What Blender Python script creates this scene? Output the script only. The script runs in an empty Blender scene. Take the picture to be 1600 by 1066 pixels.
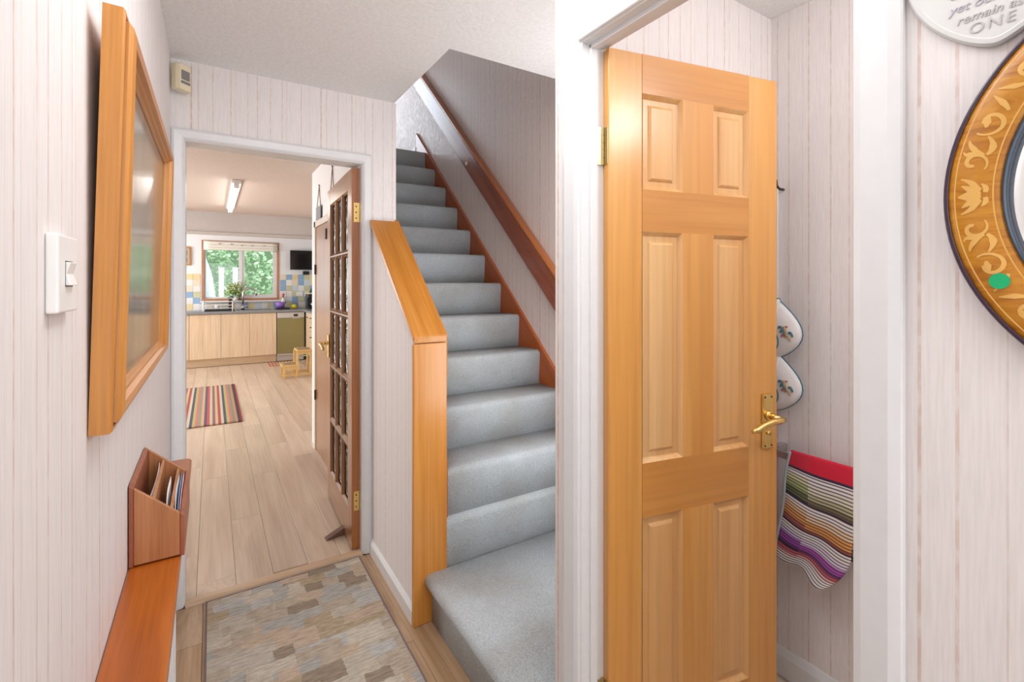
import bpy, bmesh, math, random
from mathutils import Vector, Matrix
random.seed(7)
C = bpy.context.scene.collection
S = bpy.context.scene
PI = math.pi

# ------------------------------------------------------------------ camera, world, lights, exposure
cam_d = bpy.data.cameras.new('camera')
cam = bpy.data.objects.new('camera', cam_d); C.objects.link(cam)
cam_d.sensor_width = 36.0
cam_d.lens = 748.0 / 1600.0 * 36.0
cam_d.shift_y = -(533.0 - 442.0) / 1600.0
cam_d.clip_start = 0.01
cam.location = (0, 0, 1.39)
cam.rotation_euler = (PI / 2, 0, -math.radians(32.1))
S.camera = cam

S.view_settings.view_transform = 'Standard'
S.view_settings.look = 'None'
S.view_settings.gamma = 1.0
S.view_settings.use_curve_mapping = False
S.view_settings.exposure = 0.25

w = bpy.data.worlds.new('sky'); S.world = w; w.use_nodes = True
bg = w.node_tree.nodes['Background']
bg.inputs['Color'].default_value = (0.85, 0.93, 1.0, 1); bg.inputs['Strength'].default_value = 3.4

def lamp(name, loc, rot, sx, sy, power, col, spread=PI):
    d = bpy.data.lights.new(name, 'AREA'); d.shape = 'RECTANGLE'; d.size = sx; d.size_y = sy
    d.energy = power; d.color = col; d.spread = spread
    o = bpy.data.objects.new(name, d); C.objects.link(o); o.location = loc; o.rotation_euler = rot
    return o
# daylight through the glazed front door behind the camera
lamp('front_door_daylight', (0.33, -1.36, 1.25), (PI/2, 0, 0), 0.85, 1.9, 12, (0.92, 0.97, 1.0))
def bulb(name, loc, power, col, r=0.09):
    d = bpy.data.lights.new(name, 'POINT'); d.energy = power; d.color = col; d.shadow_soft_size = r
    o = bpy.data.objects.new(name, d); C.objects.link(o); o.location = loc
    return o
# cloakroom bulb
bulb('cloakroom_bulb', (1.30, 0.05, 2.12), 10, (0.97, 0.98, 1.0), 0.1)
# unseen fill lights added for the hall, the foot of the stairs and the landing
bulb('hall_rear_fill', (0.36, -0.95, 1.80), 2, (0.96, 0.98, 1.0), 0.2)  # added fill behind the camera, lifts ceiling and walls
bulb('hall_fill', (0.36, 0.85, 2.20), 4.2, (0.96, 0.98, 1.0), 0.1)  # added to brighten the hall ceiling, has no fitting
lamp('hall_overhead_fill', (0.36, 0.72, 2.335), (0, 0, 0), 0.55, 1.25, 7.5, (0.93, 0.97, 1.0))  # unseen panel of light, added to even out the hall
lamp('stair_riser_fill', (1.30, 1.11, 0.95), (math.radians(88), 0, 0), 0.5, 0.6, 3.5, (0.88, 0.95, 1.0), math.radians(150))  # added low light that brightens the stair risers
bulb('stair_foot_fill', (1.34, 1.42, 1.75), 8, (0.92, 0.97, 1.0), 0.12)  # extra light hidden behind the right wall, for stair foot and stairwell
bulb('landing_fill', (0.2, 5.3, 4.3), 9, (1.0, 0.97, 0.95), 0.12)  # added upstairs light for the upper steps and wall
# landing window upstairs
lamp('landing_window_daylight', (0.95, 6.4, 3.75), (-PI/2, 0, 0), 1.2, 1.2, 18, (0.78, 0.89, 1.0))
# fill lights added along the unseen left side of the kitchen
lamp('kitchen_side_fill', (-2.2, 5.6, 1.15), (0, -PI/2, 0), 2.0, 2.6, 72, (0.98, 0.97, 0.96))  # added light from the left, keeps the kitchen evenly lit
lamp('kitchen_far_fill', (-2.25, 8.7, 1.5), (0, -PI/2, 0), 1.2, 1.2, 55, (0.96, 0.98, 1.0))  # added to brighten the dark far end of the kitchen

# ------------------------------------------------------------------ node materials
def new_mat(name):
    m = bpy.data.materials.new(name); m.use_nodes = True
    nt = m.node_tree; b = nt.nodes['Principled BSDF']
    return m, nt, b
def node(nt, t, **kw):
    n = nt.nodes.new(t)
    for k, v in kw.items():
        if hasattr(n, k): setattr(n, k, v)
        else: n.inputs[k].default_value = v
    return n
def ramp(nt, stops, interp='LINEAR'):
    n = nt.nodes.new('ShaderNodeValToRGB'); cr = n.color_ramp; cr.interpolation = interp
    while len(cr.elements) > 1: cr.elements.remove(cr.elements[-1])
    cr.elements[0].position = stops[0][0]; cr.elements[0].color = (*stops[0][1], 1)
    for p, c in stops[1:]:
        e = cr.elements.new(p); e.color = (*c, 1)
    return n
def bump(nt, b, height, strength, dist=0.002):
    n = node(nt, 'ShaderNodeBump'); n.inputs['Strength'].default_value = strength; n.inputs['Distance'].default_value = dist
    nt.links.new(height, n.inputs['Height']); nt.links.new(n.outputs['Normal'], b.inputs['Normal'])
def mapped(nt, kind='Object', scale=(1, 1, 1), rand=False):
    if kind == 'Position':
        src = node(nt, 'ShaderNodeNewGeometry').outputs['Position']
    else:
        src = node(nt, 'ShaderNodeTexCoord').outputs[kind]
    if rand:
        oi = node(nt, 'ShaderNodeObjectInfo')
        mu = node(nt, 'ShaderNodeMath', operation='MULTIPLY'); mu.inputs[1].default_value = 23.7
        nt.links.new(oi.outputs['Random'], mu.inputs[0])
        ad = node(nt, 'ShaderNodeVectorMath', operation='ADD')
        nt.links.new(src, ad.inputs[0]); nt.links.new(mu.outputs[0], ad.inputs[1]); src = ad.outputs[0]
    mp = node(nt, 'ShaderNodeMapping'); mp.inputs['Scale'].default_value = scale
    nt.links.new(src, mp.inputs['Vector'])
    return mp.outputs[0]
def plain(name, col, rough=0.5, metal=0.0, coat=0.0, nscale=0, nstr=0.0, emit=None, es=0, spec=0.5):
    m, nt, b = new_mat(name)
    b.inputs['Base Color'].default_value = (*col, 1); b.inputs['Roughness'].default_value = rough
    b.inputs['Metallic'].default_value = metal; b.inputs['Coat Weight'].default_value = coat
    b.inputs['Specular IOR Level'].default_value = spec
    n = node(nt, 'ShaderNodeTexNoise'); n.inputs['Scale'].default_value = nscale or 30
    nt.links.new(mapped(nt), n.inputs['Vector'])
    mx = node(nt, 'ShaderNodeMix', data_type='RGBA'); mx.inputs['Factor'].default_value = 0.06
    mx.inputs['A'].default_value = (*col, 1)
    hs = ramp(nt, [(0.3, tuple(c * 0.7 for c in col)), (0.7, tuple(min(1, c * 1.2) for c in col))])
    nt.links.new(n.outputs['Fac'], hs.inputs[0]); nt.links.new(hs.outputs[0], mx.inputs['B'])
    nt.links.new(mx.outputs['Result'], b.inputs['Base Color'])
    if nstr: bump(nt, b, n.outputs['Fac'], nstr)
    if emit:
        b.inputs['Emission Color'].default_value = (*emit, 1); b.inputs['Emission Strength'].default_value = es
    return m
def wood(name, dark, mid, light, axis='z', rough=0.35, coat=0.3, scale=1.0, var=0.0, fine=0.35):
    """Grain stretched along one local axis."""
    m, nt, b = new_mat(name)
    k = {'x': 0, 'y': 1, 'z': 2}[axis]
    sc = [14 * scale] * 3; sc[k] = 0.9 * scale
    v = mapped(nt, 'Object', tuple(sc), True)
    n1 = node(nt, 'ShaderNodeTexNoise'); n1.inputs['Scale'].default_value = 1.0; n1.inputs['Detail'].default_value = 4; n1.inputs['Distortion'].default_value = 0.9
    nt.links.new(v, n1.inputs['Vector'])
    sc2 = [150 * scale] * 3; sc2[k] = 4 * scale
    v2 = mapped(nt, 'Object', tuple(sc2), True)
    n2 = node(nt, 'ShaderNodeTexNoise'); n2.inputs['Scale'].default_value = 1.0; n2.inputs['Detail'].default_value = 2
    nt.links.new(v2, n2.inputs['Vector'])
    r = ramp(nt, [(0.28, dark), (0.5, mid), (0.72, light)]); nt.links.new(n1.outputs['Fac'], r.inputs[0])
    mx = node(nt, 'ShaderNodeMix', data_type='RGBA', blend_type='MULTIPLY'); mx.inputs['Factor'].default_value = fine
    r2 = ramp(nt, [(0.35, (0.62, 0.58, 0.54)), (0.6, (1, 1, 1))]); nt.links.new(n2.outputs['Fac'], r2.inputs[0])
    nt.links.new(r.outputs[0], mx.inputs['A']); nt.links.new(r2.outputs[0], mx.inputs['B'])
    out = mx.outputs['Result']
    if var:
        oi = node(nt, 'ShaderNodeObjectInfo')
        mr = node(nt, 'ShaderNodeMapRange'); mr.inputs['To Min'].default_value = 1 - var; mr.inputs['To Max'].default_value = 1 + var
        nt.links.new(oi.outputs['Random'], mr.inputs['Value'])
        hs = node(nt, 'ShaderNodeHueSaturation'); nt.links.new(mr.outputs[0], hs.inputs['Value']); nt.links.new(out, hs.inputs['Color']); out = hs.outputs[0]
    nt.links.new(out, b.inputs['Base Color'])
    b.inputs['Roughness'].default_value = rough; b.inputs['Coat Weight'].default_value = coat; b.inputs['Coat Roughness'].default_value = 0.22
    bump(nt, b, n2.outputs['Fac'], 0.08, 0.001)
    return m
def wallpaper(name, base, line, rough, flecks=0.0):
    m, nt, b = new_mat(name)
    pos = node(nt, 'ShaderNodeNewGeometry').outputs['Position']
    sx = node(nt, 'ShaderNodeSeparateXYZ'); nt.links.new(pos, sx.inputs[0])
    ad = node(nt, 'ShaderNodeMath', operation='ADD'); nt.links.new(sx.outputs['X'], ad.inputs[0]); nt.links.new(sx.outputs['Y'], ad.inputs[1])
    dv = node(nt, 'ShaderNodeMath', operation='MULTIPLY'); dv.inputs[1].default_value = 1 / 0.53; nt.links.new(ad.outputs[0], dv.inputs[0])
    fr = node(nt, 'ShaderNodeMath', operation='FRACT'); nt.links.new(dv.outputs[0], fr.inputs[0])
    stops = [(0.0, (0, 0, 0))]
    for p, wd, st in [(0.03, .008, .9), (0.13, .008, .7), (0.225, .006, .8), (0.262, .006, .6), (0.38, .008, .8), (0.45, .006, .6), (0.55, .009, 1), (0.60, .006, .6), (0.70, .008, .8), (0.83, .008, .9), (0.868, .006, .5), (0.955, .006, .7)]:
        stops += [(p, (st,) * 3), (p + wd, (0, 0, 0))]
    r = ramp(nt, stops, 'CONSTANT'); nt.links.new(fr.outputs[0], r.inputs[0])
    v = mapped(nt, 'Position', (260, 260, 14))
    n1 = node(nt, 'ShaderNodeTexNoise'); n1.inputs['Scale'].default_value = 1.0; n1.inputs['Detail'].default_value = 3
    nt.links.new(v, n1.inputs['Vector'])
    v2 = mapped(nt, 'Position', (90, 90, 40))
    n2 = node(nt, 'ShaderNodeTexNoise'); n2.inputs['Scale'].default_value = 1.0; nt.links.new(v2, n2.inputs['Vector'])
    # dotted line weight
    dr = ramp(nt, [(0.35, (0.25,) * 3), (0.6, (0.8,) * 3)]); nt.links.new(n2.outputs['Fac'], dr.inputs[0])
    ml = node(nt, 'ShaderNodeMath', operation='MULTIPLY'); nt.links.new(r.outputs[0], ml.inputs[0]); nt.links.new(dr.outputs[0], ml.inputs[1])
    tr = ramp(nt, [(0.25, tuple(c * .93 for c in base)), (0.65, tuple(min(1, c * 1.03) for c in base))]); nt.links.new(n1.outputs['Fac'], tr.inputs[0])
    mx = node(nt, 'ShaderNodeMix', data_type='RGBA'); nt.links.new(ml.outputs[0], mx.inputs['Factor'])
    nt.links.new(tr.outputs[0], mx.inputs['A']); mx.inputs['B'].default_value = (*line, 1)
    nt.links.new(mx.outputs['Result'], b.inputs['Base Color'])
    b.inputs['Roughness'].default_value = rough
    if flecks:
        v3 = mapped(nt, 'Position', (75, 75, 24)); n3 = node(nt, 'ShaderNodeTexNoise'); n3.inputs['Scale'].default_value = 1.0; n3.inputs['Detail'].default_value = 1
        nt.links.new(v3, n3.inputs['Vector'])
        rr = ramp(nt, [(0.45, (rough,) * 3), (0.62, (rough - flecks,) * 3)]); nt.links.new(n3.outputs['Fac'], rr.inputs[0]); nt.links.new(rr.outputs[0], b.inputs['Roughness'])
        bump(nt, b, n3.outputs['Fac'], 0.55, 0.003)
    else:
        bump(nt, b, n1.outputs['Fac'], 0.12, 0.0010)
    return m

M = {}
M['paper'] = wallpaper('wallpaper_cream', (0.80, 0.75, 0.735), (0.60, 0.43, 0.34), 0.6)
M['paper_sheen'] = wallpaper('wallpaper_satin', (0.76, 0.635, 0.58), (0.46, 0.30, 0.24), 0.48, 0.2)
M['white'] = plain('white_gloss_paint', (0.75, 0.745, 0.75), 0.3)
M['plaster'] = plain('kitchen_wall_paint', (0.84, 0.84, 0.85), 0.6)
M['beam'] = plain('kitchen_beam_paint', (0.54, 0.51, 0.495), 0.6)
def artex(name, col):
    m, nt, b = new_mat(name); b.inputs['Base Color'].default_value = (*col, 1); b.inputs['Roughness'].default_value = 0.75
    n = node(nt, 'ShaderNodeTexNoise'); n.inputs['Scale'].default_value = 70; n.inputs['Detail'].default_value = 4
    nt.links.new(mapped(nt, 'Position'), n.inputs['Vector'])
    rr = ramp(nt, [(0.35, tuple(c * .93 for c in col)), (0.65, col)]); nt.links.new(n.outputs['Fac'], rr.inputs[0]); nt.links.new(rr.outputs[0], b.inputs['Base Color'])
    bump(nt, b, n.outputs['Fac'], 0.55, 0.006); return m
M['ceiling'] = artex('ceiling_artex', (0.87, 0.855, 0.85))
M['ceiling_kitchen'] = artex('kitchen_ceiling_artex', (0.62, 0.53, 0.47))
M['pine_z'] = wood('varnished_pine_upright', (0.62, 0.262, 0.05), (0.69, 0.325, 0.075), (0.74, 0.385, 0.115), 'z', 0.3, 0.35, 0.45, 0, 0.25)
M['pine_x'] = wood('varnished_pine_across', (0.54, 0.215, 0.038), (0.61, 0.265, 0.055), (0.67, 0.32, 0.085), 'x', 0.3, 0.35, 0.45, 0, 0.25)
M['panelwood'] = wood('varnished_pine_panel', (0.66, 0.33, 0.10), (0.72, 0.395, 0.15), (0.76, 0.46, 0.20), 'z', 0.3, 0.35, 0.4, 0, 0.25)
M['newel_z'] = wood('orange_pine_upright', (0.54, 0.20, 0.025), (0.63, 0.255, 0.045), (0.68, 0.31, 0.075), 'z', 0.3, 0.35, 0.8, 0, 0.3)
M['pine_y'] = wood('varnished_pine_along', (0.52, 0.185, 0.018), (0.59, 0.225, 0.03), (0.64, 0.27, 0.05), 'y', 0.32, 0.35, 0.8)
M['frame_z'] = wood('oak_frame_upright', (0.50, 0.195, 0.03), (0.58, 0.24, 0.042), (0.64, 0.29, 0.07), 'z', 0.35, 0.3, 1.6)
M['frame_y'] = wood('oak_frame_along', (0.48, 0.18, 0.04), (0.56, 0.22, 0.05), (0.62, 0.27, 0.08), 'y', 0.35, 0.3, 1.6)
M['shelf'] = wood('teak_shelf', (0.36, 0.080, 0.005), (0.44, 0.105, 0.008), (0.50, 0.14, 0.014), 'y', 0.3, 0.35, 1.4)
M['rack_x'] = wood('mahogany_panel', (0.38, 0.15, 0.055), (0.46, 0.19, 0.075), (0.52, 0.24, 0.105), 'z', 0.4, 0.2, 2.2)
M['rack_d'] = wood('mahogany_end_grain', (0.27, 0.07, 0.03), (0.34, 0.10, 0.045), (0.42, 0.14, 0.06), 'z', 0.4, 0.2, 2.2)
M['string'] = wood('red_brown_stringer', (0.36, 0.075, 0.012), (0.43, 0.10, 0.018), (0.48, 0.13, 0.03), 'y', 0.32, 0.4, 0.8)
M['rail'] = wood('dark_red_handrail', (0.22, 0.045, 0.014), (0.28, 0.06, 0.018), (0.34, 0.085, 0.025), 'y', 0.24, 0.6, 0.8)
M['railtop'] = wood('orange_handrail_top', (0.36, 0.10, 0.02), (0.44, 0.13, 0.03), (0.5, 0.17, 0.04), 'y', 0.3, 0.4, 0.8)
M['brown_z'] = wood('brown_door_wood', (0.22, 0.085, 0.022), (0.28, 0.115, 0.033), (0.34, 0.15, 0.05), 'z', 0.28, 0.6, 1.0)
M['brown_x'] = wood('brown_door_wood_across', (0.21, 0.08, 0.02), (0.27, 0.11, 0.03), (0.33, 0.145, 0.045), 'x', 0.28, 0.6, 1.0)
M['edge'] = wood('door_edge_wood', (0.31, 0.095, 0.02), (0.36, 0.12, 0.028), (0.42, 0.15, 0.04), 'z', 0.3, 0.5, 1.0)
M['plank'] = wood('laminate_planks', (0.56, 0.42, 0.31), (0.66, 0.52, 0.40), (0.72, 0.585, 0.46), 'y', 0.33, 0.15, 0.55, 0.07, 0.25)
M['plank_hall'] = wood('hall_oak_planks', (0.38, 0.24, 0.13), (0.48, 0.31, 0.18), (0.56, 0.39, 0.25), 'y', 0.4, 0.1, 0.9, 0.10, 0.4)
M['strip'] = wood('oak_threshold', (0.55, 0.36, 0.22), (0.62, 0.43, 0.28), (0.68, 0.5, 0.34), 'x', 0.4, 0.1, 1.0)
M['beech'] = wood('beech_cabinet', (0.72, 0.53, 0.34), (0.78, 0.60, 0.41), (0.82, 0.65, 0.46), 'z', 0.4, 0.1, 0.6)
M['beech_y'] = wood('beech_plinth', (0.62, 0.44, 0.27), (0.68, 0.5, 0.32), (0.72, 0.55, 0.36), 'x', 0.4, 0.1, 0.6)
M['yellow_pine'] = wood('stool_pine', (0.68, 0.42, 0.14), (0.76, 0.50, 0.19), (0.8, 0.56, 0.25), 'x', 0.4, 0.2, 1.5)
M['brass'] = plain('polished_brass', (0.80, 0.56, 0.20), 0.2, 1.0)
M['brass_old'] = plain('aged_brass', (0.55, 0.44, 0.24), 0.35, 1.0)
M['steel'] = plain('brushed_steel', (0.62, 0.62, 0.63), 0.25, 1.0)
M['black'] = plain('black_plastic', (0.012, 0.012, 0.013), 0.3)
M['screen'] = plain('black_screen', (0.012, 0.010, 0.010), 0.12)
M['darkmetal'] = plain('dark_bronze', (0.07, 0.055, 0.04), 0.4, 0.6)
M['worktop'] = plain('grey_worktop', (0.25, 0.26, 0.27), 0.35, nscale=120)
M['olive'] = plain('olive_steel_front', (0.30, 0.27, 0.12), 0.3, 0.5)
M['silver'] = plain('silver_panel', (0.62, 0.60, 0.57), 0.35, 0.3)
M['plastic'] = plain('white_plastic', (0.86, 0.85, 0.83), 0.3)
M['cream_plastic'] = plain('cream_plastic', (0.78, 0.68, 0.48), 0.4)
M['radiator'] = plain('white_enamel', (0.80, 0.80, 0.82), 0.3)
M['grey_window'] = plain('grey_sensor_window', (0.22, 0.21, 0.20), 0.25)
M['purple'] = plain('purple_plastic', (0.30, 0.16, 0.55), 0.35)
M['lemon'] = plain('lemon_peel', (0.85, 0.70, 0.03), 0.45, nscale=200, nstr=0.3)
M['pink'] = plain('pink_plastic', (0.75, 0.12, 0.2), 0.4)
M['leaf'] = plain('leaf_green', (0.13, 0.26, 0.09), 0.5)
M['leaf_light'] = plain('pale_leaf_green', (0.45, 0.58, 0.18), 0.5)
M['petal'] = plain('white_petals', (0.9, 0.9, 0.8), 0.6)
M['paperwhite'] = plain('white_paper', (0.85, 0.83, 0.82), 0.6)
M['paperpink'] = plain('pink_paper', (0.75, 0.45, 0.47), 0.6)
M['paperblue'] = plain('blue_paper', (0.25, 0.35, 0.55), 0.6)
M['slate'] = plain('slate', (0.16, 0.16, 0.17), 0.5)
M['cord'] = plain('brown_cord', (0.22, 0.13, 0.08), 0.8)
M['wedge'] = plain('brown_rubber', (0.15, 0.075, 0.05), 0.6)
M['plaque'] = plain('painted_plaque', (0.66, 0.655, 0.635), 0.5)
M['ink'] = plain('grey_lettering', (0.50, 0.48, 0.48), 0.6)
M['ink_purple'] = plain('purple_grey_lettering', (0.47, 0.44, 0.52), 0.6)
M['sticker'] = plain('green_sticker', (0.0, 0.42, 0.15), 0.5)
M['rim_dark'] = plain('dark_purple_rim', (0.045, 0.02, 0.04), 0.25)
M['rim_blue'] = plain('blue_glazed_rim', (0.012, 0.035, 0.07), 0.25, 0.0)
M['inlay'] = plain('pale_maple_inlay', (0.72, 0.40, 0.10), 0.35)
M['mirror'] = plain('mirror_silver', (0.86, 0.88, 0.88), 0.02, 1.0)
M['sill_red'] = wood('red_brown_window_frame', (0.45, 0.20, 0.10), (0.52, 0.25, 0.13), (0.56, 0.3, 0.17), 'x', 0.45, 0.1, 1)
M['blind'] = plain('cream_blind_fabric', (0.86, 0.82, 0.74), 0.9)
M['fabric_white'] = plain('white_embroidered_fabric', (0.82, 0.80, 0.79), 0.85, nscale=400, nstr=0.2)
M['teal'] = plain('teal_thread', (0.06, 0.20, 0.26), 0.8)
M['tan'] = plain('tan_thread', (0.62, 0.48, 0.30), 0.8)
M['redthread'] = plain('red_thread', (0.5, 0.15, 0.13), 0.8)
M['railbar'] = plain('brown_rail_bar', (0.36, 0.25, 0.215), 0.3, 0.4)
M['tube'] = plain('lit_tube', (1, 1, 1), 0.5, emit=(1.0, 0.97, 0.93), es=11)
M['rubber_grey'] = plain('grey_tread_strip', (0.12, 0.11, 0.11), 0.8)
M['gpost'] = plain('white_post', (0.85, 0.85, 0.8), 0.6)
M['tarp'] = plain('grey_cover_fabric', (0.50, 0.51, 0.57), 0.7, nscale=6, nstr=0.6)
M['turf'] = plain('lawn_green', (0.25, 0.42, 0.15), 0.9)
for nm, c in [('t_blue', (0.27, 0.44, 0.66)), ('t_yellow', (0.80, 0.66, 0.36)), ('t_olive', (0.60, 0.60, 0.38)), ('t_white', (0.82, 0.81, 0.78)), ('t_cream', (0.80, 0.70, 0.52)), ('t_pale', (0.60, 0.68, 0.76))]:
    M[nm] = plain('glazed_tile_' + nm[2:], c, 0.2)

def burl():
    m, nt, b = new_mat('burr_walnut_veneer')
    n = node(nt, 'ShaderNodeTexNoise'); n.inputs['Scale'].default_value = 16; n.inputs['Detail'].default_value = 6; n.inputs['Distortion'].default_value = 1.5
    nt.links.new(mapped(nt, 'Object', (4.5, 1, 1)), n.inputs['Vector'])
    r = ramp(nt, [(0.3, (0.36, 0.115, 0.004)), (0.5, (0.50, 0.19, 0.007)), (0.72, (0.58, 0.26, 0.02))]); nt.links.new(n.outputs['Fac'], r.inputs[0])
    nt.links.new(r.outputs[0], b.inputs['Base Color']); b.inputs['Roughness'].default_value = 0.35; b.inputs['Coat Weight'].default_value = 0.2
    return m
M['burl'] = burl()
def carpet():
    m, nt, b = new_mat('grey_blue_carpet')
    v = mapped(nt, 'Position')
    n = node(nt, 'ShaderNodeTexNoise'); n.inputs['Scale'].default_value = 330; n.inputs['Detail'].default_value = 2
    nt.links.new(v, n.inputs['Vector'])
    r = ramp(nt, [(0.3, (0.40, 0.44, 0.46)), (0.5, (0.58, 0.63, 0.66)), (0.7, (0.72, 0.77, 0.80))]); nt.links.new(n.outputs['Fac'], r.inputs[0])
    n2 = node(nt, 'ShaderNodeTexNoise'); n2.inputs['Scale'].default_value = 3.2; n2.inputs['Detail'].default_value = 3; nt.links.new(v, n2.inputs['Vector'])
    r2 = ramp(nt, [(0.33, (0.82, 0.77, 0.72)), (0.6, (1, 1, 1))]); nt.links.new(n2.outputs['Fac'], r2.inputs[0])
    mx = node(nt, 'ShaderNodeMix', data_type='RGBA', blend_type='MULTIPLY'); mx.inputs['Factor'].default_value = 1
    nt.links.new(r.outputs[0], mx.inputs['A']); nt.links.new(r2.outputs[0], mx.inputs['B'])
    nt.links.new(mx.outputs['Result'], b.inputs['Base Color']); b.inputs['Roughness'].default_value = 1.0
    b.inputs['Sheen Weight'].default_value = 0.3; b.inputs['Specular IOR Level'].default_value = 0.1
    bump(nt, b, n.outputs['Fac'], 0.8, 0.006)
    return m
M['carpet'] = carpet()
def rug_mat():
    m, nt, b = new_mat('patchwork_rug_weave')
    nz = node(nt, 'ShaderNodeTexNoise'); nz.inputs['Scale'].default_value = 45; nt.links.new(mapped(nt, 'Object'), nz.inputs['Vector'])
    sb = node(nt, 'ShaderNodeVectorMath', operation='SCALE'); sb.inputs['Scale'].default_value = 0.018
    nt.links.new(nz.outputs['Color'], sb.inputs[0])
    def cells(scale, seed):
        src = node(nt, 'ShaderNodeTexCoord').outputs['Object']
        a = node(nt, 'ShaderNodeVectorMath', operation='ADD'); nt.links.new(src, a.inputs[0]); nt.links.new(sb.outputs[0], a.inputs[1])
        xyz = node(nt, 'ShaderNodeSeparateXYZ'); nt.links.new(a.outputs[0], xyz.inputs[0])
        def m(op, p, q):
            n = node(nt, 'ShaderNodeMath', operation=op)
            for k, v in enumerate((p, q)):
                if v is None: continue
                if isinstance(v, (int, float)): n.inputs[k].default_value = v
                else: nt.links.new(v, n.inputs[k])
            return n.outputs[0]
        row = m('FLOOR', m('MULTIPLY', xyz.outputs['Y'], scale[1]), None)
        wn = node(nt, 'ShaderNodeTexWhiteNoise', noise_dimensions='1D'); nt.links.new(m('ADD', row, seed), wn.inputs['W'])
        sx = m('ADD', m('MULTIPLY', xyz.outputs['X'], m('MULTIPLY', m('ADD', wn.outputs['Value'], 0.6), scale[0])), m('MULTIPLY', wn.outputs['Value'], 9.0))
        cb = node(nt, 'ShaderNodeCombineXYZ'); nt.links.new(m('FLOOR', sx, None), cb.inputs[0]); nt.links.new(row, cb.inputs[1]); cb.inputs[2].default_value = seed
        w2 = node(nt, 'ShaderNodeTexWhiteNoise', noise_dimensions='3D'); nt.links.new(cb.outputs[0], w2.inputs['Vector'])
        s = node(nt, 'ShaderNodeSeparateColor'); nt.links.new(w2.outputs['Color'], s.inputs[0])
        return s.outputs[0], s.outputs[1]
    a1, a2 = cells((6.0, 9.0, 1), 3.0); b1, b2 = cells((10, 17, 1), 8.0)
    cols = [(0.0, (0.38, 0.31, 0.24)), (0.10, (0.55, 0.47, 0.38)), (0.24, (0.60, 0.55, 0.47)), (0.38, (0.52, 0.42, 0.30)), (0.48, (0.66, 0.60, 0.51)), (0.62, (0.50, 0.49, 0.46)), (0.72, (0.62, 0.50, 0.39)), (0.84, (0.57, 0.57, 0.55)), (0.91, (0.64, 0.57, 0.47)), (0.96, (0.34, 0.25, 0.20))]
    ra = ramp(nt, cols, 'CONSTANT'); nt.links.new(a1, ra.inputs[0])
    rb = ramp(nt, cols, 'CONSTANT'); nt.links.new(b1, rb.inputs[0])
    gt = node(nt, 'ShaderNodeMath', operation='GREATER_THAN'); gt.inputs[1].default_value = 0.55; nt.links.new(b2, gt.inputs[0])
    mx = node(nt, 'ShaderNodeMix', data_type='RGBA'); nt.links.new(gt.outputs[0], mx.inputs['Factor']); nt.links.new(ra.outputs[0], mx.inputs['A']); nt.links.new(rb.outputs[0], mx.inputs['B'])
    # woven streaks across the runner and pile speckle
    st = node(nt, 'ShaderNodeTexNoise'); st.inputs['Scale'].default_value = 1.0; st.inputs['Detail'].default_value = 3; nt.links.new(mapped(nt, 'Object', (22, 110, 10)), st.inputs['Vector'])
    rs = ramp(nt, [(0.32, (0.70, 0.66, 0.62)), (0.62, (1.08, 1.06, 1.04))]); nt.links.new(st.outputs['Fac'], rs.inputs[0])
    m2 = node(nt, 'ShaderNodeMix', data_type='RGBA', blend_type='MULTIPLY'); m2.inputs['Factor'].default_value = 0.8
    nt.links.new(mx.outputs['Result'], m2.inputs['A']); nt.links.new(rs.outputs[0], m2.inputs['B'])
    sp = node(nt, 'ShaderNodeTexNoise'); sp.inputs['Scale'].default_value = 420; nt.links.new(mapped(nt, 'Object'), sp.inputs['Vector'])
    rp = ramp(nt, [(0.3, (0.72, 0.72, 0.72)), (0.6, (1, 1, 1))]); nt.links.new(sp.outputs['Fac'], rp.inputs[0])
    m3 = node(nt, 'ShaderNodeMix', data_type='RGBA', blend_type='MULTIPLY'); m3.inputs['Factor'].default_value = 0.8
    nt.links.new(m2.outputs['Result'], m3.inputs['A']); nt.links.new(rp.outputs[0], m3.inputs['B'])
    nt.links.new(m3.outputs['Result'], b.inputs['Base Color']); b.inputs['Roughness'].default_value = 1; b.inputs['Specular IOR Level'].default_value = 0.1
    bump(nt, b, sp.outputs['Fac'], 0.6, 0.004)
    return m
M['rug'] = rug_mat()
M['rug_edge'] = plain('rug_binding', (0.20, 0.15, 0.15), 0.95)
def stripes_mat(name, stops, axis, repeat, off=0.0, rough=0.95):
    m, nt, b = new_mat(name)
    s = node(nt, 'ShaderNodeSeparateXYZ'); nt.links.new(node(nt, 'ShaderNodeTexCoord').outputs['Object'], s.inputs[0])
    k = node(nt, 'ShaderNodeMath', operation='MULTIPLY_ADD'); k.inputs[1].default_value = 1 / repeat; k.inputs[2].default_value = off
    nt.links.new(s.outputs[axis], k.inputs[0])
    f = node(nt, 'ShaderNodeMath', operation='FRACT'); nt.links.new(k.outputs[0], f.inputs[0])
    r = ramp(nt, stops, 'CONSTANT'); nt.links.new(f.outputs[0], r.inputs[0])
    nt.links.new(r.outputs[0], b.inputs['Base Color']); b.inputs['Roughness'].default_value = rough
    n = node(nt, 'ShaderNodeTexNoise'); n.inputs['Scale'].default_value = 250; nt.links.new(mapped(nt), n.inputs['Vector'])
    bump(nt, b, n.outputs['Fac'], 0.5, 0.003)
    return m
RC = [(.50, .10, .09), (.72, .66, .52), (.10, .11, .16), (.58, .50, .20), (.66, .25, .20), (.35, .36, .30), (.78, .50, .28), (.14, .12, .18), (.62, .12, .14), (.70, .62, .42), (.30, .16, .20), (.74, .56, .30)]
M['striped_rug'] = stripes_mat('striped_rug', [(i / 12, tuple(v * .8 for v in c)) for i, c in enumerate(RC)], 'X', 0.29)
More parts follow.
